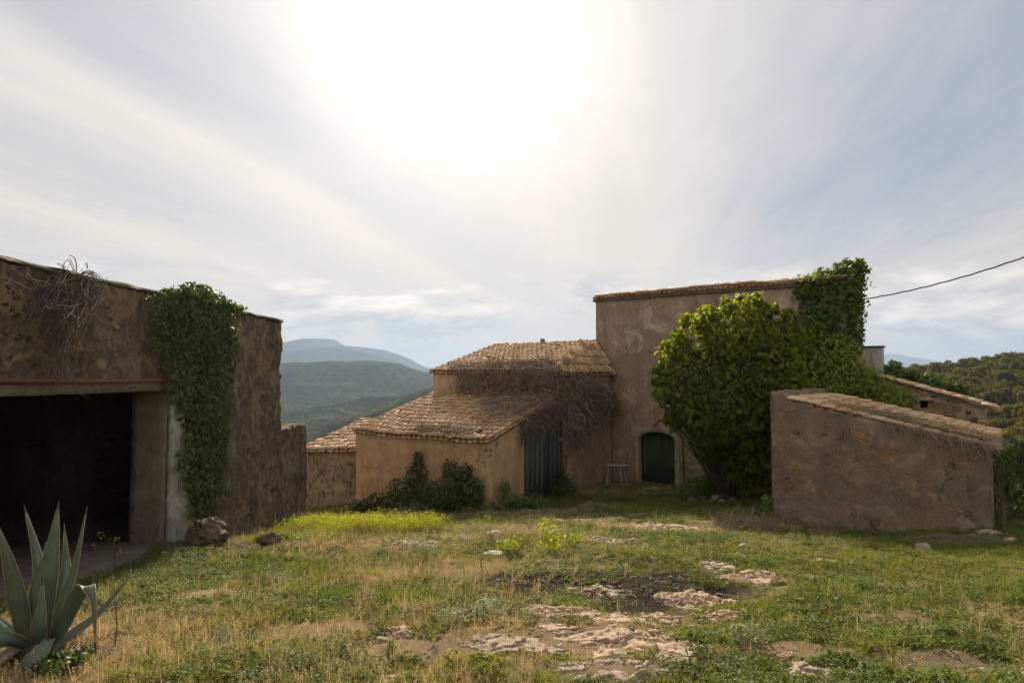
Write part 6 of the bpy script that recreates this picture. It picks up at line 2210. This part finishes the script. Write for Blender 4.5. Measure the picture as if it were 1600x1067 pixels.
def build_meadow():
    side_green = lambda x, y: sstep(-1.0, 3.0, x - .12 * (y - 8))       # the right half is lusher
    # short green grass
    P = sprinkle(260)
    x, y = P[:, 0], P[:, 1]
    g = fbm(x * .45, y * .45, 401, 3)
    pr = np.clip(.36 + .2 * side_green(x, y) + 1.7 * g, .05, 1) * (1 - .93 * bareness(x, y))
    P = P[rng.random(len(P)) < pr]
    pro = [tuft(16, .055, .055, .0034, .9, M['grass']) for _ in range(3)] + [tuft(12, .10, .045, .0034, .7, M['grass']) for _ in range(2)]
    emit('grass', 'short rough green grass over the farmyard', 'grass', pro, P, .6, 1.15)
    # dry straw-coloured grass, mostly left
    P = sprinkle(190)
    x, y = P[:, 0], P[:, 1]
    g = fbm(x * .5 + 9, y * .5, 411, 3)
    pr = np.clip(.46 - .2 * side_green(x, y) + 1.5 * g, .02, 1) * (1 - .82 * side_green(x, y)) * (1 - .75 * bareness(x, y)) * np.interp(y, [4, 20, 23, 30], [1, 1, .35, .2])
    P = P[rng.random(len(P)) < pr]
    pro = [tuft(13, .10, .06, .0022, 1.1, M['drygrass'], .12) for _ in range(3)] + [tuft(18, .05, .075, .0028, 1.7, M['drygrass']) for _ in range(3)] + [tuft(6, .2, .03, .002, .5, M['drygrass'], .5)]
    emit('dry_grass', 'dry straw coloured grass mixed through the left of the yard', 'grass', pro, P, .55, 1.1)
    # broad-leaved ground cover, mostly right
    P = sprinkle(150)
    x, y = P[:, 0], P[:, 1]
    g = fbm(x * .6 - 4, y * .6, 421, 3)
    pr = np.clip(.22 + .58 * side_green(x, y) + 1.2 * g, .03, 1) * (1 - .9 * bareness(x, y))
    # the shady strip before the garage
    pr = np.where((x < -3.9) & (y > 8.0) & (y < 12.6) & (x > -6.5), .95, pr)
    P = P[rng.random(len(P)) < pr]
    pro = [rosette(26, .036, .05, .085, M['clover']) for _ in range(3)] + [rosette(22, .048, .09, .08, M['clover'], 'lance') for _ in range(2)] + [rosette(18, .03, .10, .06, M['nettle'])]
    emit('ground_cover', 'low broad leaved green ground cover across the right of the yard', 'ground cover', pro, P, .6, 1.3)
    # grey-green and pale weeds
    P = sprinkle(30)
    x, y = P[:, 0], P[:, 1]
    g = fbm(x * .7 + 3, y * .7, 431, 3)
    pr = np.clip(.30 - .22 * side_green(x, y) + 1.2 * g, .0, 1) * (1 - .9 * bareness(x, y))
    P = P[rng.random(len(P)) < pr]
    pro = [rosette(30, .026, .16, .08, M['sage'], 'lance') for _ in range(2)] + [rosette(36, .020, .12, .09, M['sage'])]
    emit('pale_weeds', 'pale grey green weeds dotted through the dry grass', 'weeds', pro, P, .6, 1.3)
    # tall bright grass by the door side and under the barn
    out = []
    for (px, py, rx, ry, n) in [(820, 790, 1.6, .5, 260), (900, 778, 1.5, .6, 200), (980, 780, 1.5, .7, 160), (1080, 790, 1.6, .5, 160), (1160, 790, 1.2, .5, 120), (470, 820, 1.0, 1.0, 160), (560, 800, 1.5, .6, 160), (1250, 835, .8, .4, 60), (450, 840, .8, .8, 120)]:
        c = gp(px, py)
        out.append(np.stack([c[0] + rng.normal(0, rx * .55, n), c[1] + rng.normal(0, ry * .55, n)], 1))
    P = np.concatenate(out); P = P[free(P[:, 0], P[:, 1])]
    pro = [tuft(16, .20, .07, .005, .55, M['grass']) for _ in range(3)] + [rosette(20, .07, .16, .09, M['nettle'], 'lance')]
    emit('tall_grass', 'taller fresh green grass along the foot of the buildings', 'grass', pro, P, .6, 1.2)
    # the bright yellow patch
    out = []
    for (px, py, rx, ry, n) in [(515, 828, 1.3, 1.0, 190), (590, 830, 1.6, .8, 150), (655, 828, .8, .5, 50), (560, 824, 2.2, 1.0, 160)]:
        c = gp(px, py)
        out.append(np.stack([c[0] + rng.normal(0, rx * .5, n), c[1] + rng.normal(0, ry * .5, n)], 1))
    P = np.concatenate(out); P = P[free(P[:, 0], P[:, 1])]
    pro = [flower_tuft(10, .36, .10, M['yellow']) for _ in range(3)]
    emit('yellow_grass', 'patch of glowing yellow flowering grass left of centre', 'flowers', pro, P, .45, 1.2)
    # scattered lower yellow-green tufts
    out = []
    for (px, py, rx, ry, n) in [(560, 930, .7, .5, 26), (640, 940, .6, .5, 26), (470, 900, .6, .5, 16), (400, 880, .5, .4, 16), (700, 930, .6, .4, 12)]:
        c = gp(px, py)
        out.append(np.stack([c[0] + rng.normal(0, rx * .55, n), c[1] + rng.normal(0, ry * .55, n)], 1))
    P = np.concatenate(out); P = P[free(P[:, 0], P[:, 1])]
    emit('yellow_green_grass', 'yellow green grass tufts in the left foreground', 'grass', [tuft(18, .2, .07, .0045, .55, M['nettle']) for _ in range(2)], P, .6, 1.1)


build_meadow()

# individual weed plants that stand out
def weed(name, label, px, py, wpx, hpx, mat, shape='oval', leaf=(.03, .06), dens=500, stem='grass', stem_r=.005, group=None):
    c = gp(px, py)
    k = c[1] / FPX
    r = wpx * k / 2; hh = hpx * k
    ls = [(c[0] + rng.normal(0, r * .35), c[1] + rng.normal(0, r * .35), c[2] + hh * f, r * .55, r * .55, hh * .34) for f in (.3, .45, .62, .78)]
    return plant(name, label, 'weed', ls, M[mat], shape, leaf, dens, base=c, stem_mat=stem, stem_r=stem_r, gap=.15, down=0, group=group)


weed('yellow_weed', 'tall yellow flowering weed right of centre in the meadow', 858, 862, 58, 46, 'yellow', leaf=(.04, .07), dens=190)
weed('yellow_weed', 'spreading yellow weed left of the tall one', 790, 864, 60, 26, 'yellow', leaf=(.04, .07), dens=150)
weed('yellow_weed', 'low yellow weed right of the tall one', 900, 858, 44, 22, 'yellow', leaf=(.04, .07), dens=150)
weed('thyme_bush', 'grey green dwarf bush against the rounded grey ledge', 664, 878, 60, 32, 'sage', 'lance', (.04, .07), 300, 'bark')
weed('thyme_bush', 'silvery low bush in the centre foreground', 752, 975, 110, 34, 'sage', 'oval', (.025, .05), 420, 'bark')
weed('thyme_bush', 'silvery weed with white flowers in the left foreground', 355, 1010, 80, 34, 'sage', 'oval', (.02, .035), 420)
weed('fennel', 'green feathery weed at the bottom centre', 720, 1064, 100, 36, 'grass', 'lance', (.05, .11), 300)
weed('fennel', 'green tuft beside the left foreground stones', 606, 1025, 26, 22, 'nettle', 'lance', (.05, .09), 600)
weed('green_weed', 'bright green clump left of the tan ledge', 1115, 918, 84, 20, 'clover', 'lance', (.04, .08), 300)
weed('green_weed', 'leafy green clump right of the foreground outcrop', 1090, 1005, 90, 18, 'clover', 'oval', (.03, .06), 420)
weed('dull_weed', 'dull grey green weed clump right of the burnt patch', 1180, 1008, 74, 34, 'sage', 'lance', (.05, .1), 260, 'drygrass')
weed('flowering_weed', 'white flowered weed in front of the agave', 52, 990, 50, 22, 'sage', 'oval', (.03, .05), 500)
weed('green_weed', 'dark leafy weeds under the agave leaves', 110, 1052, 110, 34, 'bush', 'oval', (.04, .08), 300)
weed('green_weed', 'pale shoots left behind the agave', 64, 935, 26, 90, 'nettle', 'oval', (.03, .05), 200)
# thin upright stalks
for lb, px, py, hpx, mat in [('thin yellow topped stalk standing by the garage floor edge', 178, 905, 60, 'nettle'), ('thin dark stalk standing in the right hand meadow', 1275, 925, 28, 'twig_dark'), ('dark stalk standing above the silvery bush', 752, 905, 30, 'twig_dark'), ('dry forked stalk in the left foreground grass', 180, 1010, 74, 'twig_dark'), ('dead stalk against the garage wall', 383, 832, 150, 'twig_dark')]:
    c = gp(px, py); hh = hpx * c[1] / FPX
    if px == 383:
        c = np.array([GX + .22, 16.7, float(height(GX + .22, 16.7)[0])]); hh = 2.0
    o = thing('dry_stalk', lb, 'stalk', c)
    ps = [np.array([(0, 0, -.02), (.01, 0, hh * .4), (-.01, .01, hh * .8), (.0, 0, hh)])]
    for q in range(4):
        f = rng.uniform(.5, .95); d = rng.normal(0, .12, 3) * hh; d[2] = abs(d[2]) + .1 * hh
        p0 = np.array([0, 0, hh * f]); ps.append(np.array([p0, p0 + d * .4, p0 + d * .8, p0 + d]))
    V, F = tubes(np.array(ps), np.array([.008] + [.005] * 4))
    link('stem', mesh('stem', V, F, M[mat]), o)
    if mat == 'nettle':
        P = np.array([p[-1] for p in ps]).repeat(7, 0) + rng.normal(0, .025, (35, 3))
        V, F = leaves(P, rng.normal(0, 1, P.shape), .035, 'oval')
        link('flower_heads', mesh('flower_heads', V, F, M['yellow']), o)['kind'] = 'stuff'

# ------------------------------------------------------------------ haze
def haze():
    m = bpy.data.materials.new('haze_air')
    m.use_nodes = True
    nt = m.node_tree
    nt.nodes.clear()
    out = nt.nodes.new('ShaderNodeOutputMaterial')
    pv = nd(nt, 'ShaderNodeVolumePrincipled', {'Color': (.34, .455, .63, 1), 'Density': HAZE_DENSITY, 'Anisotropy': HAZE_G})
    nt.links.new(pv.outputs[0], out.inputs['Volume'])
    V, F = boxVF(-13500, 13500, -390, 13900, E - 175, E + 560)
    o = link('haze', mesh('haze', V, F, m))
    tag(o, 'pale blue haze in the valley air', None, None, 'stuff')


HAZE_DENSITY = 1.1e-4
HAZE_G = 0.2
haze()
